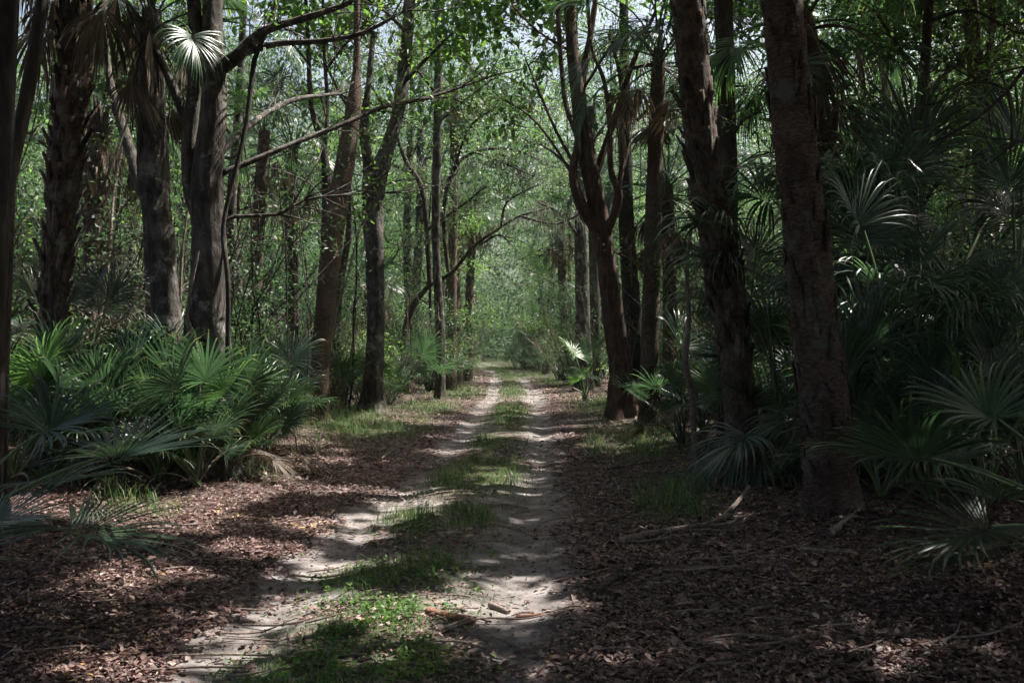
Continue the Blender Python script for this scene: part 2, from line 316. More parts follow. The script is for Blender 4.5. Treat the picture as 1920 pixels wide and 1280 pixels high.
# ---------------------------------------------------------------- fan leaves
def fan(Lp, e0, bend, Rb, ns, spread, droop, fold, seed, tip=.6, dead=False):
    q = np.random.default_rng(seed)
    s = np.linspace(0, 1, 9); ang = e0-bend*s**1.3; st = Lp/8
    P = np.zeros((9, 3))
    for k in range(1, 9): P[k] = P[k-1]+st*np.array([math.cos(ang[k-1]), 0, math.sin(ang[k-1])])
    gp = G(); tube(gp, P, np.linspace(.016, .008, 9)*(Lp/1.0)**.3, 5, .5)
    a1 = ang[-1]; Xv = np.array([math.cos(a1), 0, math.sin(a1)]); Nv = np.array([-math.sin(a1), 0, math.cos(a1)]); Yv = np.array([0, 1.0, 0])
    th = np.linspace(-spread/2, spread/2, ns); dth = spread/(ns-1)
    R_ = Rb*(.72+.28*np.cos(th*.8))*q.uniform(.88, 1.08, ns)
    costa = .22*Rb*np.cos(th*.5)**2
    d = Xv[None]*np.cos(th)[:, None]+Yv[None]*np.sin(th)[:, None]+Nv[None]*(fold*np.abs(np.sin(th)))[:, None]; d = nrm(d)
    pos = P[-1][None]+Xv[None]*(costa*.6)[:, None]-Nv[None]*(costa*.25)[:, None]
    K = 9; g = G(); rs = q.uniform(0, 1, ns); tw = q.normal(0, .45, ns); cen = []; wid = []; hw = []; dr = droop*q.uniform(.5, 1.6, ns)
    up = Nv[None]*np.ones((ns, 1))
    for k in range(K):
        f = k/(K-1); r_ = R_*f
        side = nrm(np.cross(up, d)); u2 = np.cross(d, side)
        tt = tw*sstep(.4, .8, f); side2 = side*np.cos(tt)[:, None]+u2*np.sin(tt)[:, None]
        J = .42; ww = r_*dth*.52 if f <= J else R_*J*dth*.52*np.maximum(0, (1-f)/(1-J))**.7
        cen.append(pos+u2*(ww*.5)[:, None]); wid.append(side2); hw.append(ww)
        stp = R_/(K-1); sag = dr*(.25+1.4*sstep(.45, 1, f)*tip*1.4)
        d = nrm(d+np.array([0, 0, -1.0])[None]*(sag/K*2)[:, None]); pos = pos+d*stp[:, None]
        up = nrm(u2*1.0+Nv[None]*.15)
    C = np.array(cen); S = np.array(wid); H = np.array(hw)[:, :, None]
    U = np.array([0, 0, .0])
    Lf, Rt = C-S*H-Nv*H*.5, C+S*H-Nv*H*.5
    V = np.stack([Lf, C, Rt], 2).transpose(1, 0, 2, 3).reshape(-1, 3)    # seg, k, 3
    base = (np.arange(ns)[:, None, None]*K+np.arange(K-1)[None, :, None])*3
    F = np.concatenate([np.stack([base+c, base+c+1, base+c+4, base+c+3], -1) for c in (0, 1)], 2).reshape(-1, 4)
    rk = np.clip(rs[:, None]*.85+np.where(q.uniform(0, 1, ns)[:, None] < .4, 1.0, .1)*(np.arange(K)[None] >= K-2), 0, 1); g.add(V, F, np.repeat(rk.ravel(), 3))
    pm = M['deadpet'] if dead else M['petiole']
    return g, gp, pm
FAN = {}
def fanset(key, mt, specs):
    FAN[key] = []
    for i, sp in enumerate(specs):
        g, gp, pm = fan(*sp, seed=hash(key) % 97+i if False else len(key)*13+i, dead=(mt in ('deadf',)))
        both = G(); 
        for gg in (g,): both.V += gg.V; both.F = {k: list(v) for k, v in gg.F.items()}; both.r += gg.r; both.n = gg.n
        for vv, rr, in zip(gp.V, gp.r): pass
        off = both.n; both.V += gp.V; both.r += gp.r
        for k, v in gp.F.items(): both.F.setdefault(k, []).extend([f+off for f in v])
        both.n += gp.n
        FAN[key].append((g.data('frond', M[mt]), gp.data('petiole', pm), both.data('frond', M[mt])))
#  Lp, e0, bend, Rb, ns, spread, droop, fold
A_ = [(.75, 1.2, .35, .54, 38, 3.9, .6, .35), (.95, 1.3, .5, .60, 42, 4.2, 1.0, .45), (.6, 1.0, .35, .48, 36, 3.6, .6, .3), (1.1, 1.4, .45, .62, 44, 4.4, .9, .5), (.85, .9, .6, .54, 38, 4.0, 1.4, .4), (.9, 1.45, .25, .55, 36, 2.6, .4, .5), (1.0, 1.45, .3, .6, 38, 3.4, 1.3, .6), (.8, 1.3, .9, .55, 40, 4.0, 1.8, .6)]
fanset('pal', 'frond', A_); fanset('palf', 'frondy', A_[:4])
fanset('paldead', 'deadf', [(.7, .6, 1.3, .45, 26, 2.6, 2.2, .3), (.8, .3, 1.2, .5, 24, 2.2, 2.6, .3)])
B_ = [(1.5, 1.3, .9, .8, 50, 4.3, 1.9, .6), (1.8, 1.1, 1.0, .85, 52, 4.3, 2.4, .7), (1.3, .7, 1.1, .75, 46, 4.0, 2.4, .5), (1.6, 1.4, .5, .8, 48, 3.4, 1.0, .6), (1.2, .1, .9, .75, 44, 3.6, 2.6, .5)]
fanset('sab', 'frond', B_); fanset('sabf', 'frondy', B_[:3])
fanset('sabdead', 'deadf', [(1.0, -.2, 1.2, .7, 30, 2.4, 2.6, .3), (1.1, -.5, 1.0, .7, 26, 1.8, 2.8, .2), (.9, .2, 1.5, .65, 28, 2.4, 2.6, .3)])
fanset('yng', 'frond', [(2.2, 1.35, .8, .8, 46, 4.3, 2.2, .6), (2.7, 1.25, 1.0, .85, 46, 4.3, 2.8, .7), (1.7, .9, 1.1, .75, 50, 4.0, 2.6, .5), (2.5, 1.4, .35, .8, 42, 3.2, 1.2, .6), (1.3, .5, .9, .75, 48, 3.8, 3.0, .5)])
def putfrond(root, key, idx, az, tilt=0.0, sc=1.0, base=(0, 0, 0), roll=0.0, sub=True, label=None):
    bl, pt, both = FAN[key][idx % len(FAN[key])]
    o = link('dead_frond' if 'dead' in key else 'frond', bl if sub else both, root, base)
    o.rotation_euler = (Matrix.Rotation(az, 3, 'Z') @ Matrix.Rotation(-tilt, 3, 'Y') @ Matrix.Rotation(roll, 3, 'X')).to_euler()
    o.scale = (sc,)*3
    if label: o['label'] = label
    if sub: link('petiole', pt, o)
    return o
LX = lambda x, y: (float(x), float(y), float(hgt(x, y)))
def palmetto(px, d, label, n=9, sc=1.0, key='pal', fresh=.12, dead=.1, sub=None, group=None, azr=(0, 6.283), name='saw_palmetto', cat='palmetto', x=None):
    x = (px-960)/FPX*d if x is None else x; sub = d < 14 if sub is None else sub
    root = thing(name, label, cat, LX(x, d), group); a0 = random.random()*6.28
    for k in range(n):
        az = (a0+k*2.4) % 6.283
        if azr != (0, 6.283): az = azr[0]+(az/6.283)*(azr[1]-azr[0])
        q = random.random(); kk = key+'dead' if q < dead else (key+'f' if q > 1-fresh else key)
        putfrond(root, kk, random.randrange(8), az, random.uniform(-.2, .35), sc*random.uniform(.65, 1.2), (random.uniform(-.05, .05), random.uniform(-.05, .05), random.uniform(0, .1)), random.uniform(-.6, .6), sub, 'dry brown frond' if 'dead' in kk else None)
    return root
def ring(n): return np.linspace(0, 1, n)
def cull(o, base):                           # drops a frond that would shade a chosen sun patch
    me = o.data; v = np.zeros(len(me.vertices)*3, np.float32); me.vertices.foreach_get('co', v); v = v.reshape(-1, 3)[::5]*o.scale[0]
    P = v @ np.array(o.rotation_euler.to_matrix()).T+np.array(o.location)+base; g2 = P[:, :2]-SUN[:2]/SUN[2]*P[:, 2:3]
    if (litf(g2[:, 0], g2[:, 1]) > .5).mean() > .10:
        for c in list(o.children): bpy.data.objects.remove(c)
        bpy.data.objects.remove(o)
def palm(path, rad, label, mt='palmbark', boots=None, crown=16, csc=1.0, dead=6, sides=20, name='cabbage_palm', group=None, step=.08, sub=False, crownz=None, fresh=.15, amp=.05, scars=None):
    """path: [(px,py,d)] base first; last = crown centre"""
    P = np.array([W(*p) for p in path]); P[0][2] = hgt(P[0][0], P[0][1])-.06; base = P[0].copy()
    root = thing(name, label, 'palm', tuple(base), group); P = P-base
    Ps, rs = smooth(P, rad, step); g = G()
    L = np.concatenate([[0], np.cumsum(np.linalg.norm(np.diff(Ps, axis=0), axis=1))])
    rs = rs*(1+.22*np.exp(-L/.25))*(1+.008*np.sin(L*2*np.pi/.13+np.sin(L*3)*2.5)+.02*np.sin(L*5.3+L[-1]))
    tube(g, Ps, rs, sides, .5, amp, 5, 2.2, seed=random.randrange(99))
    for boots, flat in ((boots, 0), (scars, 1)):
        if not boots: continue
        f0, f1, dens = boots; tot = L[-1]; k = 0; z = f0*tot; T, A, B = frames(Ps)
        while z < f1*tot:
            i = min(np.searchsorted(L, z), len(Ps)-1); a = k*2.399+random.uniform(-.2, .2)
            D = A[i]*math.cos(a)+B[i]*math.sin(a); Sd = np.cross(T[i], D); r0 = rs[i]
            ln = random.uniform(.16, .34); wd = r0*random.uniform(.6, 1.0); out = random.uniform(.08, .5)
            if flat: out = random.uniform(-.02, .12); ln *= random.uniform(.3, 1.1); wd = r0*random.uniform(.25, 1.1); a += random.uniform(-1, 1); D = A[i]*math.cos(a)+B[i]*math.sin(a); Sd = nrm(np.cross(T[i], D)+T[i]*random.uniform(-.35, .35))
            b0 = Ps[i]+D*r0*(1.02 if flat else .9); c_ = []
            for f, wf in ((0, 1.0), (.45, .72), (1, .42)):
                c = b0+T[i]*ln*f+D*(ln*out*f**1.3+.01); ww = wd*wf*.5; th = (.005 if flat else .03)*(1-f*.5)
                c_ += [c-Sd*ww-D*.02, c+D*th, c+Sd*ww-D*.02, c-D*.012]
            F = [[4*q+e, 4*q+(e+1) % 4, 4*(q+1)+(e+1) % 4, 4*(q+1)+e] for q in (0, 1) for e in range(4)]+[[8, 9, 10, 11]]
            g.add(c_, F, random.uniform(.3, .75) if flat else random.random()); k += 1; z += dens*random.uniform(.7, 1.3)
    g.build('trunk', M[mt], root)
    top = Ps[-1]; a0 = random.random()*6.28
    for k in range(crown):
        f = k/max(1, crown-1); az = a0+k*2.4; tl = .55-1.25*f+random.uniform(-.15, .15)
        key = 'sabf' if random.random() < fresh else 'sab'
        o = putfrond(root, key, random.randrange(5), az, tl, csc*random.uniform(.85, 1.1), tuple(top+np.array([0, 0, -.35*f])), random.uniform(-.3, .3), sub)
        if crownz: cull(o, base)
    for k in range(dead):
        az = a0+k*2.4+1; o = putfrond(root, 'sabdead', random.randrange(3), az, random.uniform(-.6, .1), csc*random.uniform(.8, 1.1), tuple(top+np.array([0, 0, -.35])), random.uniform(-.3, .3), sub, 'dry hanging frond')
        if crownz: cull(o, base)
    return root

# ---------------------------------------------------------------- broadleaf trees
def polyline(p, d, L, n=5, wob=.25, grav=0.0, q=random):
    pts = [np.array(p, float)]; d = np.array(d, float); d = d/np.linalg.norm(d)
    for i in range(n):
        d = d+np.array([q.gauss(0, wob), q.gauss(0, wob), q.gauss(0, wob)+grav])*.6; d /= np.linalg.norm(d); pts.append(pts[-1]+d*L/n)
    return np.array(pts), d
def spray_from(g, gl, pts, rad, nsub=5, nleaf=30, lsz=.08, spread=.28, l2=.9, hexa=False, keepf=None, asp=.45, thin=.012):
    """twigs and leaves along the outer part of a limb"""
    n = len(pts)
    for k in range(nsub):
        i = random.randint(max(1, n//3), n-1); d0 = nrm(pts[i]-pts[i-1])
        d = d0+np.array([random.gauss(0, .7), random.gauss(0, .7), random.gauss(.1, .5)])
        tw, _ = polyline(pts[i], d, l2*random.uniform(.6, 1.3), 4, .3)
        tube(g, tw, np.linspace(thin, thin*.35, 5), 3, cap=False)
        m = nleaf; f = rng.uniform(.15, 1.05, m)*4; ii = np.minimum(f.astype(int), 3); fr = (f-ii)[:, None]
        c = tw[ii]*(1-fr)+tw[ii+1]*fr; off = rng.normal(size=(m, 3))*spread*np.array([1, 1, .45]); c = c+off
        if keepf is not None: c = c[keepf(c)]
        leaves(gl, c, lsz, asp, .6, hexa, dirs=nrm(c-pts[i])*.8 if len(c) else None)
def build_tree(root, H, r0, seed, lean=(0, 0), crown0=.35, spread=3.2, nl=10, n2=4, nsub=5, nleaf=30, lsz=.12, mt='dark', lm='far', sides=10):
    random.seed(seed); g = G(); gl = G()
    pts = [np.zeros(3)]; x = y = 0
    for k in range(1, 7):
        x += lean[0]*H/6+random.gauss(0, .12); y += lean[1]*H/6+random.gauss(0, .12); pts.append(np.array([x, y, H*k/6]))
    P, rr = smooth(pts, np.array([1.25, .95, .85, .72, .55, .35, .12])*r0, .3); P[0, 2] -= .1
    tube(g, P, rr, sides, .5, .10, 3, 1.2, seed)
    for k in range(nl):
        f = crown0+(1-crown0)*(k+random.random()*.6)/nl; i = min(int(f*len(P)), len(P)-2); a = k*2.4+random.random()
        ll = spread*(1.15-.75*abs(f-.55))*random.uniform(.7, 1.2)
        lb, _ = polyline(P[i], (math.cos(a), math.sin(a), random.uniform(.25, .9)), ll, 6, .28, .05)
        tube(g, lb, np.linspace(rr[i]*.5, .02, 7), 5, cap=False)
        for q in range(n2):
            i2 = random.randint(2, 5); b2, _ = polyline(lb[i2], nrm(lb[i2]-lb[i2-1])+np.array([random.gauss(0, .8), random.gauss(0, .8), random.gauss(.1, .5)]), ll*.5, 4, .3)
            tube(g, b2, np.linspace(.025, .01, 5), 3, cap=False)
            spray_from(g, gl, b2, .02, nsub, nleaf, lsz, .26, .7)
    a = g.build('trunk', M[mt], root); c = gl.build('crown', M[lm], root, False); random.seed(seed+1)
    return a, c
HERO = []       # (x, y, root, mat) trees that carry the canopy over the track
def hero(name, label, cat, stems, mt='grey', sides=20, limbs=(), leaf='broad', twigs=5, nleaf=26, lsz=.075, amp=.12, canopy=True, group=None, flute=.35, step=.12):
    """stems: [[(px,py,d,width_px)...]...], the first from the ground; limbs the same, drawn thin with twigs and leaves"""
    S0 = stems[0]; base = W(*S0[0][:3]); base[2] = hgt(base[0], base[1])-.08
    root = thing(name, label, cat, tuple(base), group); gl = G()
    for si, st in enumerate(stems):
        P = np.array([W(*p[:3]) for p in st]); rad = np.array([p[3]*.5*p[2]/FPX for p in st])
        if si == 0: P[0] = base
        P, rad = smooth(P-base, rad, step); g = G()
        if si == 0:
            L = np.concatenate([[0], np.cumsum(np.linalg.norm(np.diff(P, axis=0), axis=1))]); rad = rad*(1+.35*np.exp(-L/.22))
        tube(g, P, rad, sides if si == 0 else max(8, sides*2//3), .5, amp, 4, 1.6, seed=random.randrange(90), flute=flute if si == 0 else 0)
        g.build('trunk' if si == 0 else 'stem', M[mt], root)
    for st in limbs:
        P = np.array([W(*p[:3]) for p in st]); rad = np.array([p[3]*.5*p[2]/FPX for p in st]); P, rad = smooth(P-base, rad, .2); g = G()
        tube(g, P, rad, 7, .5, .08, 3, 2, seed=3)
        kf = lambda c: keep(c+base)
        spray_from(g, gl, P, .02, twigs, nleaf, lsz, .2, .8, True, kf)
        g.build('limb', M[mt], root)
    if gl.n: gl.build('foliage', M[leaf], root, False)
    if canopy: HERO.append([base[0], base[1], root, leaf])
    return root
# ================================================================ the trees that frame the track
random.seed(11)
# left side
hero('rough_oak', 'rough dark trunk cut by the left edge of the picture, beside the thin leaning stem', 'tree', [[(-28, 1010, 7.6, 56), (-14, 600, 7.6, 46), (0, 300, 7.6, 44), (14, 0, 7.6, 42), (24, -300, 7.6, 38), (40, -900, 7.8, 30)]], 'dark', limbs=[[(26, -300, 7.6, 24), (140, -420, 8.6, 14), (300, -500, 9.5, 8)]])
hero('leaning_tree', 'thin dark stem leaning right, beside the rough trunk at the left edge', 'tree', [[(0, 985, 8.4, 27), (4, 700, 8.4, 24), (14, 440, 8.5, 24), (20, 330, 8.5, 22), (52, 170, 8.6, 26), (80, 0, 8.6, 24), (120, -250, 8.8, 20), (180, -600, 9.2, 10)]], 'dark', limbs=[[(120, -250, 8.8, 14), (200, -330, 9, 9), (330, -380, 9.6, 6)]])
palm([(92, 915, 12.0), (98, 600, 12.1), (112, 440, 12.2), (128, 250, 12.3), (140, 100, 12.4), (150, -60, 12.5), (155, -150, 12.6)], [.15, .145, .17, .19, .19, .17, .14],
     'shaggy palm trunk bristling with old leaf stubs, left of the smooth grey trunk', 'boot', (.0, 1.0, .035), 22, 1.25, 12)
palm([(172, 860, 17), (172, 560, 17), (176, 400, 17), (182, 300, 17), (186, 215, 17)], [.17, .15, .16, .19, .15], 'shorter booted palm standing behind the shaggy stub-covered palm', 'boot', (.1, 1.0, .05), 14, .8, 10, sub=False)
palm([(352, 900, 12.4), (330, 690, 12.4), (313, 590, 12.4), (303, 450, 12.4), (287, 330, 12.5), (285, 180, 12.5), (283, 100, 12.5), (285, 20, 12.5)], [.24, .22, .18, .165, .19, .165, .14, .12],
     'smooth pale grey trunk topped by dry thatch, leaning against the big dark double tree', 'grey', None, 22, .85, 12, amp=.14, fresh=0)
hero('old_oak', 'massive dark trunk with a charred hollow, forking high, beside the smooth pale trunk', 'tree',
     [[(392, 905, 12.0, 128), (392, 700, 12.0, 96), (390, 560, 12.0, 70), (392, 450, 12.0, 64), (388, 360, 12.0, 62), (398, 250, 12.0, 52), (402, 130, 12.0, 42), (398, 40, 12.1, 36), (408, -150, 12.3, 34), (420, -500, 12.6, 20)],
      [(378, 420, 12.05, 32), (356, 340, 12.1, 28), (356, 240, 12.1, 27), (368, 120, 12.1, 28), (360, -40, 12.1, 22), (340, -300, 12.2, 12)],
      [(380, 300, 12.1, 16), (340, 200, 12.2, 20), (300, 110, 12.3, 14), (250, 20, 12.5, 12)]], 'grey',
     limbs=[[(408, 130, 12.0, 30), (445, 105, 11.9, 26), (490, 60, 11.8, 18), (560, 38, 11.6, 14), (640, 12, 11.4, 10), (700, -20, 11.2, 5)],
            [(450, 102, 11.9, 14), (520, 82, 11.8, 12), (600, 78, 11.6, 10), (680, 62, 11.3, 8), (760, 20, 11, 5)],
            [(415, 325, 12.0, 13), (480, 298, 12.2, 11), (560, 265, 12.5, 10), (650, 230, 12.9, 9), (720, 200, 13.3, 8), (800, 184, 13.7, 7), (865, 163, 14, 5), (930, 140, 14.3, 3)],
            [(408, 425, 12.0, 9), (440, 406, 12.0, 8), (520, 402, 12.1, 7), (570, 375, 12.2, 5), (640, 366, 12.3, 4), (720, 362, 12.5, 2)],
            [(415, 285, 12.1, 13), (450, 250, 12.8, 12), (500, 212, 13.5, 11), (560, 185, 14.2, 9), (640, 176, 15, 5)]], leaf='bright', twigs=20, nleaf=38, lsz=.068, flute=.5, sides=28, amp=.16)
hero('vine_stem', 'slim dark stem climbing just right of the charred double tree', 'liana', [[(420, 880, 11.4, 11), (428, 560, 11.4, 10), (418, 430, 11.5, 9), (440, 330, 11.6, 10), (462, 230, 11.7, 9), (478, 110, 11.8, 10), (500, 60, 11.8, 8), (540, -60, 12, 6)]], 'dark', canopy=False, sides=8)
hero('liana', 'thin pale vine climbing the foot of the charred double tree', 'liana', [[(378, 800, 11.5, 7), (372, 690, 11.6, 7), (367, 640, 11.65, 7), (352, 595, 11.75, 6), (358, 540, 11.7, 6), (372, 470, 11.7, 5)]], 'stick', canopy=False, sides=8)
palm([(598, 800, 20.4), (600, 700, 20.4), (606, 620, 20.5), (618, 500, 20.6), (630, 400, 20.7), (648, 300, 20.8), (664, 190, 20.9), (668, 130, 21), (669, 60, 21), (668, -60, 21)], [.22, .20, .19, .215, .225, .20, .15, .075, .065, .06],
     'ringed brown trunk leaning right, ending in a thin pale top, on the left verge', 'ring', None, 0, 1, 0, name='ringed_palm')
hero('forked_tree', 'grey-brown trunk forking into a Y, right of the ringed leaning trunk', 'tree',
     [[(697, 783, 23.6, 46), (700, 700, 23.6, 34), (704, 600, 23.6, 33), (702, 450, 23.7, 33), (702, 380, 23.8, 34), (706, 335, 23.8, 40), (722, 290, 24, 28), (745, 215, 24.3, 25), (758, 130, 24.6, 24), (768, 0, 25, 22), (774, -200, 25.4, 14)],
      [(702, 345, 23.8, 26), (688, 290, 23.8, 20), (682, 230, 23.9, 18), (690, 170, 24, 12), (700, 60, 24.2, 9)]], 'grey',
     limbs=[[(752, 160, 24.4, 9), (800, 110, 24, 7), (850, 60, 23.6, 4)], [(684, 250, 23.9, 8), (640, 180, 23.4, 6), (600, 100, 23, 4)], [(762, 60, 24.8, 9), (720, 20, 24.2, 6), (660, -20, 23.6, 4)]], leaf='bright', twigs=12, nleaf=30, lsz=.1)
hero('mossy_sapling', 'slender straight mossy trunk standing alone at the left edge of the leaf litter', 'tree',
     [[(825, 752, 30.5, 19), (826, 640, 30.5, 17), (821, 540, 30.5, 16), (817, 430, 30.6, 15), (819, 300, 30.7, 16), (821, 200, 30.8, 17), (822, 60, 31, 13), (824, -150, 31.3, 8)]], 'grey',
     limbs=[[(821, 180, 30.8, 6), (780, 130, 30, 4), (740, 100, 29.6, 3)], [(821, 230, 30.8, 5), (870, 190, 30.3, 4), (920, 150, 30, 2)]], leaf='broad', twigs=9, nleaf=30, lsz=.11)
hero('crooked_oak', 'crooked dark tree bending right over the track behind the slender mossy trunk', 'tree',
     [[(752, 735, 34, 22), (765, 600, 34, 14), (800, 540, 34, 9), (846, 512, 34, 7), (888, 462, 34, 6), (930, 432, 34, 5), (975, 405, 34, 4), (1030, 390, 34, 3)],
      [(806, 535, 34, 10), (800, 430, 34, 10), (790, 350, 34, 10), (760, 300, 34, 8), (740, 240, 34, 6)], [(840, 510, 34, 8), (832, 400, 34, 8), (850, 320, 34, 8), (890, 285, 34, 6), (960, 280, 34, 5), (1010, 300, 34, 3)]], 'dark',
     limbs=[[(890, 285, 34, 5), (930, 300, 33, 4), (1000, 330, 32.4, 3)], [(850, 320, 34, 6), (880, 240, 33, 4), (930, 200, 32, 3)], [(940, 425, 34, 6), (950, 380, 33.6, 4), (1000, 350, 33, 3)], [(975, 405, 34, 5), (1040, 420, 33.6, 4), (1090, 400, 33, 3)],
            [(800, 430, 34, 6), (860, 390, 33.6, 4), (910, 350, 33, 3)], [(900, 460, 34, 5), (935, 440, 33.5, 4), (960, 460, 33.2, 2)]], leaf='dull', twigs=18, nleaf=60, lsz=.11)
# right side
hero('twisted_cedar', 'tall red-barked tree with many rising stems, fluted at its foot, on the right verge', 'tree',
     [[(1168, 790, 22.0, 58), (1166, 700, 22.0, 42), (1152, 600, 22.0, 37), (1138, 500, 22, 36), (1126, 420, 22, 38), (1112, 350, 22, 34), (1096, 270, 22.1, 30), (1085, 190, 22.2, 25), (1075, 110, 22.3, 24), (1067, 0, 22.5, 22), (1050, -250, 23, 14)],
      [(1118, 430, 21.9, 24), (1088, 380, 21.8, 22), (1074, 325, 21.8, 16), (1082, 260, 21.9, 11), (1060, 190, 22, 9), (1048, 60, 22, 9), (1045, -60, 22, 8)],
      [(1136, 440, 21.9, 18), (1160, 370, 21.8, 15), (1146, 320, 21.8, 11), (1143, 230, 21.8, 9), (1132, 150, 21.9, 8), (1108, 80, 22, 7), (1100, -60, 22, 6)],
      [(1128, 420, 22.1, 22), (1108, 290, 22.4, 18), (1090, 170, 22.6, 16), (1108, 60, 22.8, 12), (1125, -60, 23, 9)],
      [(1152, 400, 22.2, 14), (1165, 320, 22.4, 10), (1178, 250, 22.6, 8), (1160, 130, 22.8, 7), (1140, 60, 22.9, 5)],
      [(1116, 330, 22.4, 14), (1160, 200, 22.8, 11), (1190, 110, 23, 9), (1230, 20, 23.2, 6)]], 'red',
     limbs=[[(1072, 300, 22, 7), (1040, 240, 22.4, 6), (1010, 170, 22.8, 5), (985, 110, 23, 3)], [(1078, 335, 22, 6), (1030, 260, 22.5, 5), (990, 215, 23, 4), (940, 185, 23.5, 2)], [(1092, 170, 22.6, 6), (1130, 110, 22, 5), (1160, 60, 21.6, 3)], [(1075, 100, 22.3, 6), (1010, 60, 22, 4), (960, 10, 21.6, 3)], [(1145, 470, 22, 5), (1170, 480, 21.6, 3), (1190, 490, 21.3, 2)]],
     leaf='bright', twigs=14, nleaf=34, lsz=.085, flute=.5, sides=26, amp=.2)
hero('dark_trunk', 'dark straight trunk right behind the red-barked many-stemmed tree', 'tree', [[(1188, 745, 25.5, 44), (1186, 600, 25.5, 34), (1176, 450, 25.6, 30), (1172, 250, 25.8, 24), (1170, 60, 26, 18), (1170, -100, 26, 12)]], 'dark', limbs=[[(1172, 250, 25.8, 8), (1230, 190, 25, 5), (1270, 160, 24.5, 3)]], leaf='broad', twigs=8, lsz=.1)
palm([(1396, 885, 12.9), (1388, 760, 12.9), (1376, 640, 12.9), (1362, 540, 12.8), (1340, 420, 12.8), (1318, 300, 12.8), (1300, 120, 12.8), (1290, 0, 12.8), (1280, -260, 12.9), (1276, -420, 13)], [.23, .21, .20, .23, .225, .20, .205, .20, .19, .16],
     'tall dark palm with jagged boots halfway up, curving left, on the right of the track', 'boot', (.14, .52, .035), 22, 1.0, 8, crownz=1, scars=(.52, .98, .05))
palm([(1562, 1000, 8.75), (1550, 800, 8.75), (1528, 600, 8.75), (1510, 420, 8.7), (1490, 250, 8.7), (1474, 80, 8.7), (1462, -60, 8.7), (1430, -420, 8.8), (1400, -800, 9)], [.23, .21, .20, .185, .18, .175, .17, .165, .15],
     'stout brown palm trunk nearest the camera, leaning left on the right side', 'palmbark', (.62, .95, .11), 24, 1.0, 8, sides=32, step=.05, crownz=1, scars=(.04, .95, .045))
palm([(1548, 860, 16), (1540, 560, 16), (1535, 300, 16), (1530, 150, 16), (1505, 20, 16)], [.2, .17, .16, .16, .14], 'palm with pale sunlit crown behind the stout brown trunk', 'palmbark', None, 24, 1.45, 12, fresh=.4)
hero('background_oak', 'dark trunk with pale flecks seen high between the two tall right-hand palms', 'tree', [[(1368, 840, 15.5, 40), (1366, 500, 15.5, 38), (1362, 200, 15.5, 34), (1356, 0, 15.6, 34), (1350, -300, 15.8, 22)]], 'dark', limbs=[[(1366, 260, 15.5, 8), (1395, 225, 15, 5), (1425, 210, 14.6, 3)]], leaf='bright', twigs=10, nleaf=20, lsz=.085)
palm([(1258, 735, 25), (1256, 560, 25), (1254, 430, 25), (1250, 345, 25)], [.2, .18, .17, .15], 'reddish short palm whose dark drooping fans hang beside the jagged-booted palm', 'ring', None, 24, 1.3, 16, fresh=0)
palm([(1215, 760, 21), (1225, 400, 21), (1232, 200, 21), (1236, 95, 21)], [.2, .17, .16, .14], 'palm holding bluish fans high between the red-barked tree and the curved palm', 'palmbark', None, 24, 1.4, 10, fresh=0)
hero('crooked_sapling', 'thin bent pale-barked sapling in front of the low fans on the right', 'tree', [[(1308, 862, 13.6, 15), (1300, 800, 13.6, 11), (1298, 740, 13.6, 13), (1285, 680, 13.6, 12), (1292, 600, 13.7, 9), (1288, 500, 13.7, 8), (1296, 420, 13.8, 6)]], 'stick', sides=10, canopy=False, amp=.3)
hero('bright_leaved_tree', 'slender tree with sunlit yellow-green leaves at the upper right', 'tree', [[(1700, 860, 17, 26), (1708, 500, 17, 24), (1722, 250, 17, 20), (1740, 40, 17, 18), (1750, -200, 17, 10)]], 'dark',
     limbs=[[(1722, 250, 17, 9), (1790, 210, 16.5, 7), (1850, 180, 16, 4)], [(1710, 420, 17, 9), (1770, 330, 16.5, 7), (1850, 300, 16, 4)], [(1730, 150, 17, 9), (1680, 80, 16.5, 6), (1640, 20, 16, 4)], [(1740, 40, 17, 9), (1820, 20, 16.4, 7), (1900, 60, 16, 4)], [(1728, 180, 17, 8), (1800, 120, 17.4, 7), (1880, 110, 17.6, 4)], [(1716, 330, 17, 8), (1790, 270, 17.5, 7), (1900, 230, 18, 4)], [(1712, 400, 17, 8), (1660, 330, 17.5, 6), (1620, 300, 18, 4)]], leaf='bright', twigs=16, nleaf=24, lsz=.085)
hero('overhanging_tree', 'dark twiggy boughs reaching down from the upper right corner', 'tree', [[(2080, 950, 9.5, 60), (2060, 500, 9.5, 52), (2050, 100, 9.5, 50), (2040, -300, 9.6, 36)]], 'dark',
     limbs=[[(2050, 20, 9.5, 14), (1960, 80, 9.6, 10), (1890, 170, 9.7, 7), (1820, 230, 9.8, 5), (1745, 270, 9.9, 3)], [(1890, 170, 9.7, 4), (1830, 150, 9.8, 3), (1770, 190, 9.9, 2)], [(2050, 150, 9.5, 10), (1960, 240, 9.4, 7), (1880, 280, 9.4, 4)]], leaf='broad', twigs=5, nleaf=8, lsz=.06)
hero('grey_twin', 'grey trunk with a thinner dark twin at the upper right', 'tree', [[(1870, 830, 20, 34), (1850, 500, 20, 32), (1835, 200, 20, 30), (1818, 0, 20, 28), (1810, -200, 20, 16)], [(1845, 420, 20, 14), (1850, 180, 19.9, 13), (1862, 0, 19.8, 12), (1870, -150, 19.8, 8)]], 'grey', limbs=[[(1840, 120, 20, 8), (1900, 60, 19.6, 5), (1960, 10, 19.4, 3)]], lsz=.09)
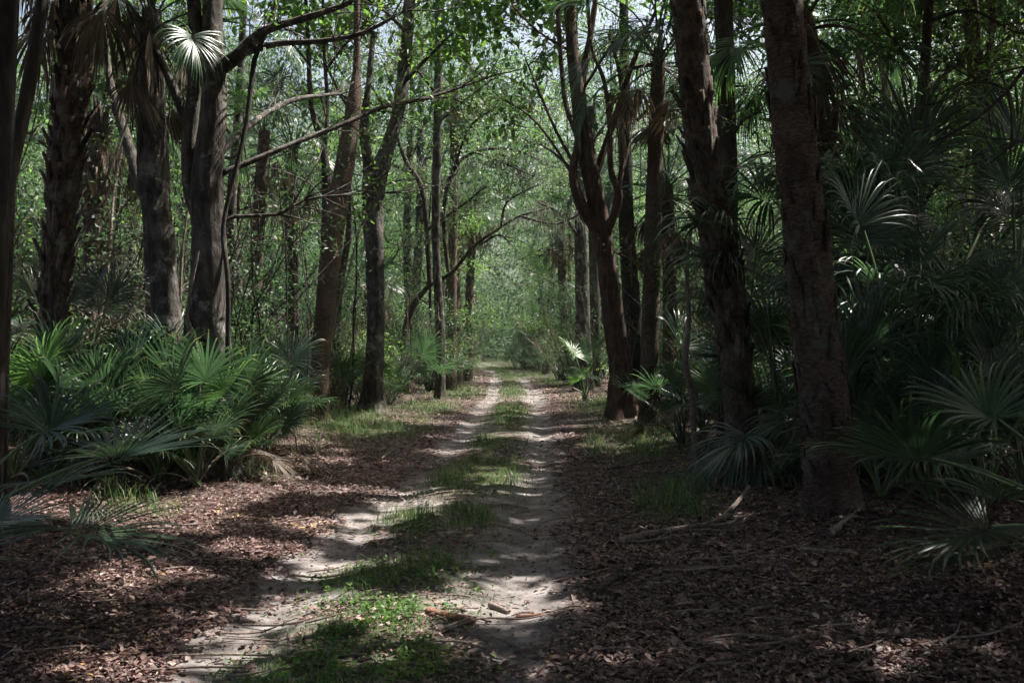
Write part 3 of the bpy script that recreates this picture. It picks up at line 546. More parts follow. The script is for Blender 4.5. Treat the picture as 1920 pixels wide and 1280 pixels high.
# palms down the track
palm([(856, 716, 45), (857, 600, 45), (852, 500, 45), (850, 400, 45)], [.26, .22, .2, .16], 'dark shaggy palm behind the slender mossy trunk', 'boot', (.1, 1, .09), 16, 1.1, 10)
palm([(878, 712, 50), (880, 560, 50), (886, 440, 50), (892, 385, 50)], [.24, .2, .2, .16], 'palm with pale hanging fans leaning over the left side of the far track', 'boot', (.1, 1, .09), 20, 1.2, 14)
palm([(845, 735, 38), (848, 500, 38), (852, 300, 38), (852, 160, 38)], [.22, .18, .18, .15], 'tall palm with a dark thatch skirt above the slender mossy trunk', 'palmbark', None, 16, 1.0, 14)
palm([(1025, 700, 62), (1024, 640, 62), (1018, 580, 62), (1014, 560, 62)], [.28, .25, .24, .2], 'small palm with a round dark crown right of the far bend', 'palmbark', None, 22, 1.15, 5)
palm([(1062, 712, 50), (1058, 600, 50), (1054, 500, 50), (1050, 430, 50)], [.24, .2, .19, .16], 'reddish palm with dry skirt just right of the small round-crowned palm', 'boot', (.0, 1, .08), 18, 1.1, 14)
hero('far_oak', 'broad grey trunk right of the reddish far palm, at the track edge', 'tree', [[(1094, 735, 37, 34), (1093, 600, 37, 27), (1090, 480, 37, 25), (1088, 300, 37, 20), (1080, 100, 37, 12)]], 'grey', limbs=[[(1090, 450, 37, 8), (1050, 400, 36, 6), (1010, 380, 35.5, 4)], [(1088, 330, 37, 8), (1030, 280, 36, 6), (980, 260, 35, 3)], [(1088, 300, 37, 7), (1130, 240, 36, 5), (1160, 200, 35.6, 3)]], leaf='broad', twigs=14, nleaf=50, lsz=.13)
hero('dark_trunk', 'narrow black trunk squeezed between the broad grey far trunk and the red-barked tree', 'tree', [[(1116, 728, 40, 22), (1115, 560, 40, 19), (1112, 400, 40, 18), (1110, 200, 40, 14)]], 'dark', lsz=.1)
hero('dark_trunk', 'dim trunk behind the ringed leaning trunk, half hidden by it', 'tree', [[(632, 745, 29, 18), (634, 560, 29, 14), (655, 420, 29, 12), (648, 250, 29, 9)]], 'dark')
hero('split_tree', 'thin dark tree splitting into two upright stems left of the ringed leaning trunk', 'tree', [[(606, 780, 22.5, 15), (608, 500, 22.5, 15), (612, 350, 22.5, 17), (604, 270, 22.5, 15), (584, 200, 22.5, 10), (578, 90, 22.5, 8), (570, -60, 22.5, 6)], [(608, 290, 22.5, 10), (614, 200, 22.5, 8), (608, 90, 22.5, 7), (604, -60, 22.5, 5)]], 'dark',
     limbs=[[(580, 120, 22.5, 6), (530, 60, 22, 4), (500, 20, 21.6, 3)], [(612, 130, 22.5, 6), (650, 80, 22, 4), (690, 40, 21.6, 3)]], leaf='bright', twigs=12, nleaf=26, lsz=.09)
hero('pale_leaning_stem', 'pale mottled stem leaning left behind the smooth grey trunk', 'tree', [[(290, 820, 16, 24), (280, 420, 16, 24), (262, 350, 16, 22), (240, 270, 16.1, 20), (215, 190, 16.2, 16), (200, 110, 16.3, 12), (190, -60, 16.4, 9)]], 'grey')
palm([(548, 770, 26), (548, 560, 26), (546, 380, 26), (550, 285, 26)], [.2, .17, .17, .14], 'sunlit palm with a dry skirt between the charred tree and the ringed trunk', 'palmbark', None, 20, 1.0, 12, fresh=.4)
palm([(470, 790, 22), (480, 500, 22), (490, 340, 22), (496, 245, 22)], [.17, .15, .14, .12], 'small-crowned palm under the long forward limb of the charred tree', 'palmbark', None, 16, .75, 6, fresh=.4)
# unseen trees added beside and behind the frame to shade the track
for (x, y) in [(6, -5), (-5, -7), (1, -12), (11, -3), (-10, -3), (9.5, 4.5), (12, 9), (14.5, 15), (-11, 9), (-13.5, 16), (8.5, 14.5), (-9, 3)]:
    r_ = thing('added_shade_tree', 'unseen tree added outside the frame to shade the track', 'tree', LX(x, y), 'shade trees added outside the frame'); g = G(); p, _ = polyline((0, 0, -.1), (0, 0, 1), 13, 8, .05); p, rr = smooth(p, np.linspace(.22, .07, 9), .3)
    tube(g, p, rr, 14, .5, .12, 4, 1.5, 4); g.build('trunk', M['dark'], r_); HERO.append([x, y, r_, 'broad'])

# ---------------------------------------------------------------- the canopy: leaf sprays added along sun rays for shade, cut open for sun patches
def canopy():
    hx = np.array([[h[0], h[1]] for h in HERO]); acc = [(G(), G()) for _ in HERO]
    A = [(-15, 15, -16, 1, 3.0), (-17, 15, 1, 12, 5.0), (-17, 15, 12, 26, 3.6), (-24, 22, 26, 50, 2.6), (-34, 32, 50, 80, 1.3)]  # first band hangs unseen behind the camera, added to dim sky light
    for (x0, x1, y0, y1, dens) in A:
        n = int((x1-x0)*(y1-y0)*dens*1.35)
        q = np.stack([rng.uniform(x0, x1, n), rng.uniform(y0, y1, n)], 1)
        near = q[:, 1] < 24
        z = np.where(near, rng.uniform(9, 14, n), rng.uniform(7.5, 15, n)); P = np.column_stack([q+SUN[:2]/SUN[2]*z[:, None], z])
        vis = (CAMH+.352*P[:, 1]+.6); P[:, 2] = P[:, 2]
        own = np.argmin((P[:, 0, None]-hx[None, :, 0])**2+(P[:, 1, None]-hx[None, :, 1])**2, 1)
        if y1 > 26: kk = fbm(P[:, 0]*.33, P[:, 1]*.33, P[:, 2]*.42, 88) > .49; P, own = P[kk], own[kk]; n = len(P)
        m = 62 if y1 <= 26 else 95; wd_ = .48 if y1 <= 26 else .36
        PP = P[:, None]+rng.normal(size=(n, m, 3))*np.array([wd_, wd_, .16]); KK = keep(PP.reshape(-1, 3), 0, .10 if y1 <= 26 else 0).reshape(n, m)
        for i in range(n):
            gt, gl = acc[own[i]]; c = P[i]; big = .27 if y1 <= 26 else .14 if y1 < 60 else .22
            tw, _ = polyline(c, rng.normal(size=3)*np.array([1, 1, .3]), 1.0, 3, .3, q=random)
            pp, ok_ = PP[i], KK[i]; pp = pp[ok_]
            if len(pp) < m*.6: 
                if len(pp) == 0: continue
            else: tube(gt, tw, np.linspace(.015, .005, 4), 3, cap=False)
            leaves(gl, pp, big, .5, 1.0)
    for h, (gt, gl) in zip(HERO, acc):
        if not gl.n: continue
        b = np.array(h[2].location)
        gl.V = [v-b for v in gl.V]; gt.V = [v-b for v in gt.V]
        c = gl.build('crown', M[h[3]], h[2], False)  # crown leaves shaped to shade the ground, out of view near the camera
        if gt.n: tag(gt.build('twig_work', M['dark'], h[2]), kind='stuff')
canopy()

# ---------------------------------------------------------------- woods behind: countable trees, copied with their parts
random.seed(5); protos = []
specs = [(15, .16, (.02, .01), .35, 3.4, 11, 4, 5, 39, 0.120, 'dark', 'far'), (18, .2, (-.03, 0), .4, 3.8, 11, 4, 5, 42, 0.128, 'grey', 'far'), (12, .11, (.06, .02), .3, 2.6, 10, 4, 4, 39, 0.104, 'dark', 'broad'),
         (20, .22, (.0, .02), .45, 4.2, 12, 4, 5, 42, 0.136, 'grey', 'far'), (9, .08, (-.07, .03), .25, 2.4, 9, 4, 4, 39, 0.096, 'dark', 'bright'), (16, .14, (.04, -.02), .3, 3.0, 12, 4, 5, 39, 0.112, 'red', 'dull')]
kinds = ['slender dark-barked', 'tall grey-barked', 'thin leaning', 'thick grey-barked', 'small bright-leaved', 'reddish-barked']
BT = []
def lane(x, y, w): return abs(x-cx(y)) > w
for i in range(400):
    if len(BT) >= 74: break
    y = random.uniform(24, 95) if i % 3 else random.uniform(18, 45); sgn = random.choice((-1, 1)); hw_ = .52*y+3; lo = 3.6+max(0, (45-y))*.12
    if lo >= hw_: continue
    x = float(cx(y))+sgn*(lo+(hw_-lo)*random.random()**.8)
    if y < 26 and abs(x) < 9: continue
    if any((x-a)**2+(y-b_)**2 < 5.5 for a, b_, _ in BT): continue
    BT.append((x, y, random.randrange(6)))
LM = [(20, 'left edge'), (105, 'shaggy palm'), (300, 'smooth trunk'), (392, 'charred oak'), (610, 'ringed trunk'), (703, 'forked tree'), (823, 'mossy trunk'), (900, 'far bend'), (1045, 'far reddish palm'), (1140, 'red-barked tree'), (1256, 'short palm'), (1350, 'booted palm'), (1515, 'stout palm'), (1720, 'yellow-leaved tree'), (1910, 'right edge')]
def between(x, y):
    px = 960+FPX*x/y; k = [n for p, n in LM if p < px]; m = [n for p, n in LM if p >= px]
    return 'past the left edge' if not k else 'past the right edge' if not m else 'between the %s and the %s' % (k[-1], m[0])
ORD = ['nearest', 'second nearest', 'third nearest', 'fourth nearest', 'fifth nearest', 'sixth nearest', 'seventh nearest', 'eighth nearest', 'ninth nearest', 'tenth nearest', 'eleventh nearest', 'twelfth nearest']
def ranked(items, words):                    # items (x, y, kind); a label for each from its kind, its gap and its depth order
    b = {}; out = [None]*len(items)
    for i, (x, y, k) in enumerate(items): b.setdefault((k, between(x, y)), []).append((y, i))
    for (k, gap), v in b.items():
        for o, (y, i) in enumerate(sorted(v)): out[i] = '%s %s' % (words(k), gap) if len(v) == 1 else '%s, %s %s' % (words(k), ORD[min(o, 11)], gap)
    return out
pr = {}; used = {}
def uniq(l): used[l] = used.get(l, 0)+1; return l
for (x, y, k) in [(-3.0, 38, 4), (3.2, 44, 2), (-3.1, 52, 0), (3.0, 57, 4), (-3.3, 63, 4), (3.1, 70, 0), (-3.2, 76, 2), (3.3, 82, 4), (-4.5, 46, 3), (4.6, 50, 1), (4.2, 64, 5), (-4.4, 70, 1)]: BT.append((float(cx(y))+x, y, k))
BL = ranked(BT, lambda k: kinds[k]+' background tree')
for (x, y, k), lab in zip(BT, BL):
    a, b_, c = LX(x, y)
    if k not in pr:
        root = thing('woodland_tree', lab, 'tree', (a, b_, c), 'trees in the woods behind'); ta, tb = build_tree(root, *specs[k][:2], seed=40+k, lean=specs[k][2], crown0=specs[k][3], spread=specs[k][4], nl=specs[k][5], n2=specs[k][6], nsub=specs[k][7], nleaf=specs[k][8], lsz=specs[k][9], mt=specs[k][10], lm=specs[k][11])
        pr[k] = (root, ta, tb); random.seed(100+k)
    else:
        root = pr[k][0].copy(); COL.objects.link(root); root.location = (a, b_, c); root['label'] = lab
        for s_ in pr[k][1:]: o = s_.copy(); COL.objects.link(o); o.parent = root
    root.rotation_euler[2] = random.uniform(0, 6.28); s_ = random.uniform(.8, 1.2); root.scale = (s_, s_, s_)

# background palms scattered through the woods
random.seed(91); BP = []
for i in range(200):
    if len(BP) >= 18: break
    y = random.uniform(23, 52); sgn = random.choice((-1, 1)); x = float(cx(y))+sgn*random.uniform(4.5+max(0, 30-y)*.3, .5*y)
    if all((x-a)**2+(y-b_)**2 > 9 for a, b_, _ in BP): BP.append((x, y, random.randrange(2)))
for (x, y, k), lab in zip(BP, ranked(BP, lambda k: ['slim woodland palm', 'short shaggy woodland palm'][k])):
    h_ = random.uniform(4.5, 8) if k == 0 else random.uniform(2.2, 3.8); px = 960+FPX*x/y; py0 = HZ+CAMH*FPX/y; dx = random.uniform(-.3, .3)*FPX/y
    palm([(px, py0, y), (px+dx*.4, py0-h_*.5*FPX/y, y), (px+dx, py0-h_*FPX/y, y)], [.2, .17, .14], lab, 'palmbark' if k == 0 else 'boot', None if k == 0 else (.2, 1, .08), 14, 1.0, 9, fresh=.3, group='palms scattered through the woods', sides=12)
# understory shrubs
random.seed(8)
def shrub_mesh(seed, H, Wd, n, lm, lsz, nl=50, bark='dark', tw=6):
    random.seed(seed); g = G(); gl = G()
    for k in range(n):
        a = random.uniform(0, 6.28); p, _ = polyline((random.uniform(-.15, .15), random.uniform(-.15, .15), 0), (math.cos(a)*Wd, math.sin(a)*Wd, 1.3), H*random.uniform(.6, 1.05), 6, .25)
        tube(g, p, np.linspace(.022, .006, 7), 4, cap=False); spray_from(g, gl, p, .01, tw, nl, lsz*.78, .2, .6, asp=.42, thin=.007)
    return g.data('stems', M[bark]), gl.data('foliage', M[lm], False)
SH = [shrub_mesh(1, 2.4, .7, 10, 'broad', .10), shrub_mesh(2, 3.4, .5, 12, 'far', .10), shrub_mesh(3, 1.6, .9, 9, 'bright', .09), shrub_mesh(4, 4.2, .45, 13, 'broad', .11), shrub_mesh(5, 2.8, .8, 11, 'dull', .09), shrub_mesh(6, 3.6, .8, 18, 'dull', .08, 7, 'stick', 12), shrub_mesh(7, 5.0, .45, 16, 'deadf', .07, 6, 'grey', 12)]
ks = ['rounded green', 'tall pale green', 'low bright green', 'tall leafy', 'dull olive', 'twiggy half-bare', 'tall dry twiggy']; SB = []
random.seed(21)
for i in range(2400):
    if len(SB) >= 230: break
    y = random.uniform(14, 75) if i % 2 else random.uniform(15, 34); sgn = random.choice((-1, 1)); lo = 3.4+max(0, (30-y))*.18; hw_ = .53*y+1.5
    if lo >= hw_: continue
    x = float(cx(y))+sgn*random.uniform(lo, hw_)
    if sgn > 0 and y < 17: continue
    SB.append((x, y, random.choice((0, 1, 2, 3, 4, 5, 5, 6))))
for i in range(34):
    y = random.uniform(36, 92); SB.append((float(cx(y))+random.choice((-1, 1))*random.uniform(2.3, 3.6), y, random.choice((0, 1, 3, 4, 5))))
for (x, y, k), lab in zip(SB, ranked(SB, lambda k: ks[k]+' shrub')):
    root = thing('understory_shrub', lab, 'shrub', LX(x, y), 'shrubs under the trees')
    link('stem', SH[k][0], root); link('foliage', SH[k][1], root); root.rotation_euler[2] = random.uniform(0, 6.28); s_ = random.uniform(.75, 1.25); root.scale = (s_,)*3

# thin stems
random.seed(31); TS = []
for i in range(300):
    if len(TS) >= 85: break
    y = random.uniform(14, 42); sgn = random.choice((-1, -1, 1)); lo = 3.6+max(0, 24-y)*.25; hw_ = .5*y+1
    if lo < hw_: TS.append((float(cx(y))+sgn*random.uniform(lo, hw_), y, random.randrange(3)))
for i, ((x, y, k), lab) in enumerate(zip(TS, ranked(TS, lambda k: 'thin %s sapling' % ['dark', 'grey', 'pale brown'][k]))):
    g = G(); h_ = random.uniform(3.5, 9)
    p, _ = polyline((0, 0, -.05), (random.gauss(0, .18), random.gauss(0, .18), 1), h_, 10, .10); p, rr = smooth(p, np.linspace(random.uniform(.02, .05), .008, 11), .25)
    root = thing('thin_sapling', lab, 'sapling', LX(x, y), 'thin stems among the trees')
    tube(g, p, rr, 6, .5, .1, 3, 2, i); gl = G(); spray_from(g, gl, p, .02, 10, 16, .085, .2, .8, keepf=None, asp=.45, thin=.006)
    g.build('stem', M[['dark', 'grey', 'stick'][k]], root); gl.build('foliage', M[random.choice(['broad', 'bright', 'dull'])], root, False)

# far woods: one mass beyond the trees one can tell apart
random.seed(3); g = G()
n = 20000; yy = rng.uniform(72, 165, n); xx = rng.uniform(-1, 1, n)*(yy*.62+6); zz = rng.uniform(0, 1, n)**1.15*24
ok = (np.abs(xx-cx(yy)-.2*zz) > 4.0) | ((yy > 130)) | (zz > 15)
gapn = fbm(xx*.14, yy*.06, zz*.16, 77); ok &= (gapn < .70) | (zz < 12)
P = np.column_stack([xx, yy, zz])[ok]
side = []
for P0 in (P,):
    off = rng.normal(size=(len(P0), 46, 3))*np.array([.95, .95, .6]); pp = (P0[:, None]+off).reshape(-1, 3); pp = pp[pp[:, 2] > .05]
    rr = np.clip(fbm(pp[:, 0]*.3, pp[:, 1]*.3, pp[:, 2]*.3, 5)*1.0+rng.normal(0, .2, len(pp)), 0, 1)
    leaves(g, pp, np.where(pp[:, 1] > 115, .46, .33), .5, .6, r=rr)
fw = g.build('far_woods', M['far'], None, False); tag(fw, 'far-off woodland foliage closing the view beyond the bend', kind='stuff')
# flanking thicket at the sides so no horizon shows between the trunks
g = G(); n = 15000; yy = rng.uniform(30, 72, n); sg = rng.choice((-1, 1), n); xx = sg*(yy*.30+rng.uniform(0, 1, n)*(yy*.35+8)); zz = rng.uniform(0, 1, n)**1.5*13
ok = fbm(xx*.5, yy*.4, zz*.6, 91) < .47; P0 = np.column_stack([xx, yy, zz])[ok]
off = rng.normal(size=(len(P0), 56, 3))*np.array([.6, .6, .35]); pp = (P0[:, None]+off).reshape(-1, 3); pp = pp[pp[:, 2] > .05]; leaves(g, pp, .14, .48, .6)
tk = g.build('thicket_foliage', M['broad'], None, False); tag(tk, 'dense mass of thicket leaves filling the woods on both sides', kind='stuff')

# ---------------------------------------------------------------- palmettos
random.seed(17)
pl = [(20, 10.6, 'at the left edge, front row'), (120, 11.2, 'front row below the shaggy palm'), (215, 11.4, 'front row left of the double tree, nearest the litter'), (300, 11.2, 'front row below the smooth grey trunk'),
      (372, 11.0, 'front row with the brightest backlit fans'), (430, 11.6, 'front row right of the charred tree'), (465, 13.2, 'second last of the front row toward the ringed trunk'), (515, 17.5, 'last of the front row beside the ringed trunk')]
pl += [(70, 12.2, 'between the two leftmost front clumps'), (170, 12.0, 'tall, between shaggy palm and smooth trunk'), (262, 12.3, 'slightly behind, left of the smooth trunk foot'), (345, 12.1, 'hiding the foot of the smooth trunk'), (405, 12.9, 'against the charred trunk foot'), (475, 12.4, 'low, just right of the charred trunk foot'), (500, 14.6, 'small, halfway to the ringed trunk'), (455, 13.6, 'tall, right of the charred trunk')]
for px, d, s in pl: palmetto(px, d, 'palmetto clump, '+s, 20, 1.02 if px < 460 else .78, fresh=.25, dead=.14)
q_ = [(60, 13.5), (150, 14.2), (240, 13.4), (330, 13.8), (430, 14.5), (470, 16), (30, 16.5), (120, 17.5), (220, 17), (400, 17.5), (450, 19), (500, 19.5)]
for (px, d), lab in zip(q_, ranked([((px-960)/FPX*d, d, 0) for px, d in q_], lambda k: 'back-row palmetto')):
    palmetto(px, d, lab, 11, 1.0, sub=False, group='palmettos behind the left front row')
def corner(px, d, label, fr):
    root = thing('saw_palmetto', label, 'palmetto', LX((px-960)/FPX*d, d))
    for az, tl, idx, sc in fr: putfrond(root, 'pal', idx, R(az), tl, sc, (0, 0, .12), random.uniform(-.4, .4), True)
corner(-190, 6.3, 'large dark fan palmetto spreading in from the lower left edge', [(-8, -.85, 1, 1.3), (14, -.7, 3, 1.3), (-40, -.8, 0, 1.3), (35, -.6, 1, 1.1), (-75, -.5, 1, 1.1), (70, -.4, 3, 1.1), (3, -.55, 0, 1.0)])
corner(2130, 6.2, 'large dark fan palmetto sweeping in from the lower right edge', [(185, -.85, 1, 1.25), (162, -.75, 3, 1.25), (208, -.9, 0, 1.3), (140, -.6, 1, 1.2), (175, -.6, 0, 1.1), (240, -.5, 1, 1.1), (100, -.4, 3, 1.1), (196, -.7, 3, 1.25)])
for px, d, s, n, sc in [(1650, 9.6, 'with drooping dry fans right of the stout palm', 11, 1.15), (1745, 9.4, 'with upright split fans in the right foreground', 13, 1.2), (1850, 9.0, 'beside the right edge, middle height', 12, 1.2), (1920, 10.5, 'cut by the right edge, behind the middle one', 12, 1.3),
                        (1420, 13.2, 'narrow and upright, at the foot of the jagged-booted palm', 7, .9), (1600, 11.5, 'dark, close behind the stout palm', 12, 1.3), (1700, 12, 'dark, second row behind the upright split fans', 12, 1.3), (1800, 12.5, 'dark, second row near the right edge', 12, 1.3), (1890, 13, 'dark, third row near the right edge', 12, 1.4), (1280, 15.5, 'with pale drooping fans left of the jagged-booted palm', 10, 1.1)]:
    palmetto(px, d, 'palmetto '+s, n, sc, fresh=.06, dead=.3 if 'dr' in s[:12] or 'pale' in s else .08)
q_ = [(1320, 17), (1400, 17), (1470, 15), (1550, 16), (1640, 16), (1740, 17), (1840, 17), (1350, 21), (1500, 21), (1620, 21), (1760, 22), (1900, 20), (1290, 26)]
for (px, d), lab in zip(q_, ranked([((px-960)/FPX*d, d, 0) for px, d in q_], lambda k: 'dim back-row palmetto')):
    palmetto(px, d, lab, 11, 1.3, sub=False, fresh=.1, group='palmettos in the right back rows')
q_ = [(645, 24), (675, 26), (730, 27), (770, 30), (740, 34), (800, 36), (790, 42), (640, 32), (1095, 31), (1080, 44), (980, 74), (1000, 68), (965, 84), (1130, 48), (830, 50), (700, 40), (850, 62), (868, 75)]
for (px, d), lab in zip(q_, ranked([((px-960)/FPX*d, d, 0) for px, d in q_], lambda k: 'small distant palmetto')):
    palmetto(px, d, lab, 9, 1.25, sub=False, fresh=.25, group='palmettos along the far track')
# tall trunkless cabbage palms on the right
def young(px, d, label, fr, big=1.0):
    root = thing('young_cabbage_palm', label, 'palm', LX((px-960)/FPX*d, d))
    for (az, tl, idx, sc) in fr:
        for q in (0, 1):
            if q and random.random() < .35: continue
            az2, i2 = (az, idx) if not q else (az+random.uniform(-28, 28), random.randrange(5))
            putfrond(root, 'yng', i2, R(az2), tl*.8+random.uniform(-.25, .1)*q-.1, (.35+sc*.42)*big*(1-.2*q*random.random()), (random.uniform(-.06, .06), random.uniform(-.06, .06), .1), random.uniform(-.25, .25), True)
    for q in range(3): putfrond(root, 'sabdead', q, random.uniform(0, 6.28), random.uniform(.1, .7), .9, (0, 0, .5), 0, True, 'dry hanging frond')
    return root
young(1590, 10.6, 'young palm with long arching stalks and an upright dark fan, behind the stout trunk', [(0, .15, 0, 1.15), (10, -.1, 1, 1.2), (-20, .1, 1, 1.25), (25, .3, 1, 1.3), (75, .45, 3, 1.5), (60, .4, 3, 1.55), (100, .35, 0, 1.45), (-45, .2, 1, 1.2), (-80, .2, 0, 1.0), (40, .3, 4, 1.5)])
young(1640, 12.0, 'tallest young palm whose fans rise dark against the upper right leaves', [(90, .45, 3, 1.6), (60, .4, 3, 1.45), (0, .3, 1, 1.35), (180, .35, 1, 1.5), (-60, .3, 4, 1.5), (20, .1, 4, 1.7), (200, .2, 4, 1.8), (-100, .6, 4, 1.8), (-130, .7, 1, 1.3)], big=1.3)
young(1800, 11.0, 'young palm with a wide drooping fan under the bright-leaved tree', [(170, .3, 1, 1.5), (140, .3, 1, 1.6), (90, .3, 0, 1.5), (200, .1, 1, 1.4), (30, .3, 1, 1.5), (0, .2, 0, 1.5), (-40, .3, 1, 1.3), (-90, .3, 0, 1.2), (230, .25, 1, 1.3)])
young(1930, 9.5, 'young palm half outside the right edge with leaning stalks', [(170, .3, 1, 1.4), (140, .3, 0, 1.3), (100, .3, 1, 1.4), (200, .2, 0, 1.2), (60, .3, 1, 1.4), (230, .2, 1, 1.2)])
young(1450, 14.5, 'young palm with a pale fan glimpsed between the two big right palms', [(150, .4, 0, 1.5), (120, .45, 3, 1.7), (60, .3, 1, 1.5), (200, .2, 0, 1.4), (0, .2, 1, 1.4), (-60, .3, 0, 1.2), (180, .45, 0, 1.7)])
young(1700, 9.9, 'young palm with fans hanging in dark curtains beyond the upright split fans', [(90, .3, 0, 1.7), (30, .3, 1, 1.6), (-40, .2, 0, 1.3), (130, .4, 3, 1.6), (-90, .3, 1, 1.2), (60, .1, 4, 1.5)])
young(1870, 12.0, 'tall young palm with arching crown near the right edge, behind the leaning-stalk palm', [(90, .5, 3, 1.9), (150, .4, 1, 2.0), (30, .4, 1, 1.9), (-30, .3, 0, 1.7), (200, .3, 1, 1.9), (-90, .4, 0, 1.8), (240, .3, 4, 1.6), (120, .2, 0, 2.0)], big=1.3)
young(1760, 14.0, 'tall young palm dark against the woods, between the bright-leaved tree and right edge', [(90, .5, 3, 2.2), (150, .45, 1, 2.1), (30, .4, 1, 2.2), (-30, .3, 0, 2.0), (200, .3, 1, 2.1), (-90, .5, 3, 2.0), (240, .3, 4, 1.8), (0, .5, 0, 2.2)], big=1.3)
young(1510, 14.8, 'young palm with low dark fans directly behind the stout trunk', [(150, .3, 0, 1.5), (190, .3, 1, 1.5), (230, .2, 0, 1.3), (60, .4, 1, 1.6), (-60, .2, 0, 1.2), (100, .4, 3, 1.5)])
young(130, 12.6, 'young palm with a dark upright fan below the shaggy palm, behind the front row', [(60, .3, 3, 1.05), (100, .3, 3, 1.1), (20, .2, 0, 1.1), (150, .2, 0, 1.1), (200, .1, 1, 1.0), (-30, .1, 0, 1.0)])

# ---------------------------------------------------------------- grass, herbs, leaf litter
def blades(gx_, gy_, h, wd, name, label, m='grass', bend=.5):
    n = len(gx_); h = h*np.ones(n); z = hgt(gx_, gy_); P = np.column_stack([gx_, gy_, z]); a = rng.uniform(0, 6.283, n); d = np.column_stack([np.cos(a), np.sin(a), np.zeros(n)])
    h = h*rng.uniform(.4, 1.25, n); s_ = np.column_stack([-np.sin(a), np.cos(a), np.zeros(n)]); ln = rng.uniform(.15, .9, n)*bend*2; st = []
    for f in (0, .4, .75, 1.0):
        c = P+d*(h*ln*f**1.8)[:, None]+np.array([0, 0, 1])*(h*(f-.35*ln*f**2.5))[:, None]; w_ = wd*(1-f**2)*.5+.0004; st += [c-s_*w_, c+s_*w_]
    V = np.stack(st, 1).reshape(-1, 3); b0 = np.arange(n)[:, None]*8
    F = np.concatenate([b0+np.array([[0, 1, 3, 2]]), b0+np.array([[2, 3, 5, 4]]), b0+np.array([[4, 5, 7, 6]])]); g = G(); g.add(V, F, np.repeat(rng.uniform(0, 1, n), 8)); o = g.build(name, M[m], None, False)
    return tag(o, label, kind='stuff')
def scatter(n, x0, x1, y0, y1, f, pw=1.6):
    y = y0+(y1-y0)*rng.uniform(0, 1, n)**pw; x = cx(y)+rng.uniform(x0, x1, n); k = rng.uniform(0, 1, n) < f(x, y); return x[k], y[k]
x, y = scatter(230000, -5, 5, 4.2, 24, greenmask, 1.3); tuft = fbm(x*3.5, y*3.5, 0, 55); k = tuft+rng.uniform(-.12, .12, len(x)) > .42
blades(x[k], y[k], (.03+.42*np.clip(tuft[k]-.50, 0, 1)*sstep(6, 8, y[k])+.25*np.clip(tuft[k]-.5, 0, 1))*np.where(np.abs(x[k]-cx(y[k])) > 1.4, 1.6, 1), .0055, 'verge_grass', 'short grass growing between and beside the wheel ruts')
x, y = scatter(90000, -7, 7, 24, 90, greenmask, 1.3); blades(x, y, .13, .016, 'distant_grass', 'thin grass strips farther along the track')
# broad low herbs between the ruts close to the camera
def herb(x, y): return greenmask(x, y)*(np.abs(x-cx(y)) < 1.3)*(y < 9)*sstep(.38, .55, fbm(x*4, y*4, 0, 58))
x, y = scatter(60000, -1.6, 1.6, 4.0, 9, herb, 1.0); g = G(); P = np.column_stack([x, y, hgt(x, y)+rng.uniform(.004, .05, len(x))]); leaves(g, P, .026, .7, 1.6, True)
tag(g.build('ground_herbs', M['bright'], None, False), 'low broad-leaved herbs carpeting the strip between the ruts', kind='stuff')
def litmask(x, y): return np.clip(1.08-1.15*sstep(.22, .95, sandmask(x, y)+.6*(fbm(x*3.5, y*3.5, 0, 71)-.5)), .10, 1)*(1-.55*greenmask(x, y))*(.10+1.6*np.clip(fbm(x*1.7, y*1.7, 0, 73)-.05, 0, 1))*(1-.55*np.exp(-((x-cx(y))/1.1)**4))
g = G()
for (n, y0, y1, hwid, sz) in [(150000, 3.9, 8.5, .56, .055), (140000, 8.5, 16, .56, .062), (80000, 16, 32, .45, .085), (50000, 32, 70, .3, .15)]:
    y = rng.uniform(y0, y1, n); x = rng.uniform(-1, 1, n)*(y*hwid+.6)
    k = rng.uniform(0, 1, n) < litmask(x, y); x, y = x[k], y[k]; m = len(x)
    P = np.column_stack([x, y, hgt(x, y)+rng.uniform(.002, .020, m)]); up = rng.choice([3.0, 1.2, .4], m, p=[.5, .35, .15])
    a = rng.uniform(0, 6.28, m); d = np.column_stack([np.cos(a), np.sin(a), rng.normal(0, .18, m)]); d = nrm(d); N = rng.normal(size=(m, 3))*.28; N[:, 2] += 1.0; s_ = nrm(np.cross(d, N)); N = np.cross(s_, d)
    L_ = (sz*.86*rng.uniform(.3, .9, m)*(1+1.1*rng.uniform(0, 1, m)**4))[:, None]*1.15; wd = L_*rng.uniform(.3, .5, m)[:, None]; cu = rng.normal(0, .11, m)[:, None]*L_; fo = rng.uniform(0, .3, m)[:, None]*wd
    mid = [P, P+d*L_*.35+N*cu, P+d*L_*.7+N*cu, P+d*L_]
    st = [mid[0], mid[1]-s_*wd*.5+N*fo, mid[2]-s_*wd*.38+N*fo, mid[3], mid[2]+s_*wd*.38+N*fo, mid[1]+s_*wd*.5+N*fo, mid[1], mid[2]]
    V = np.stack(st, 1).reshape(-1, 3); b0 = np.arange(m)[:, None]*8; rl = np.repeat(np.clip(rng.uniform(0, 1, m)**1.2*.9+.5*(fbm(x*.9, y*.9, 0, 79)-.45)+(rng.uniform(0, 1, m) > .993)*.4, 0, 1), 8)
    g.add(V, np.concatenate([b0+np.array([[0, 6, 1]]), b0+np.array([[0, 5, 6]]), b0+np.array([[7, 3, 2]]), b0+np.array([[7, 4, 3]])]), rl)
    g.add(V, np.concatenate([b0+np.array([[1, 6, 7, 2]]), b0+np.array([[6, 5, 4, 7]])]), rl)
tag(g.build('leaf_litter', M['litter'], None, False), 'fallen brown oak leaves carpeting the forest floor', kind='stuff')

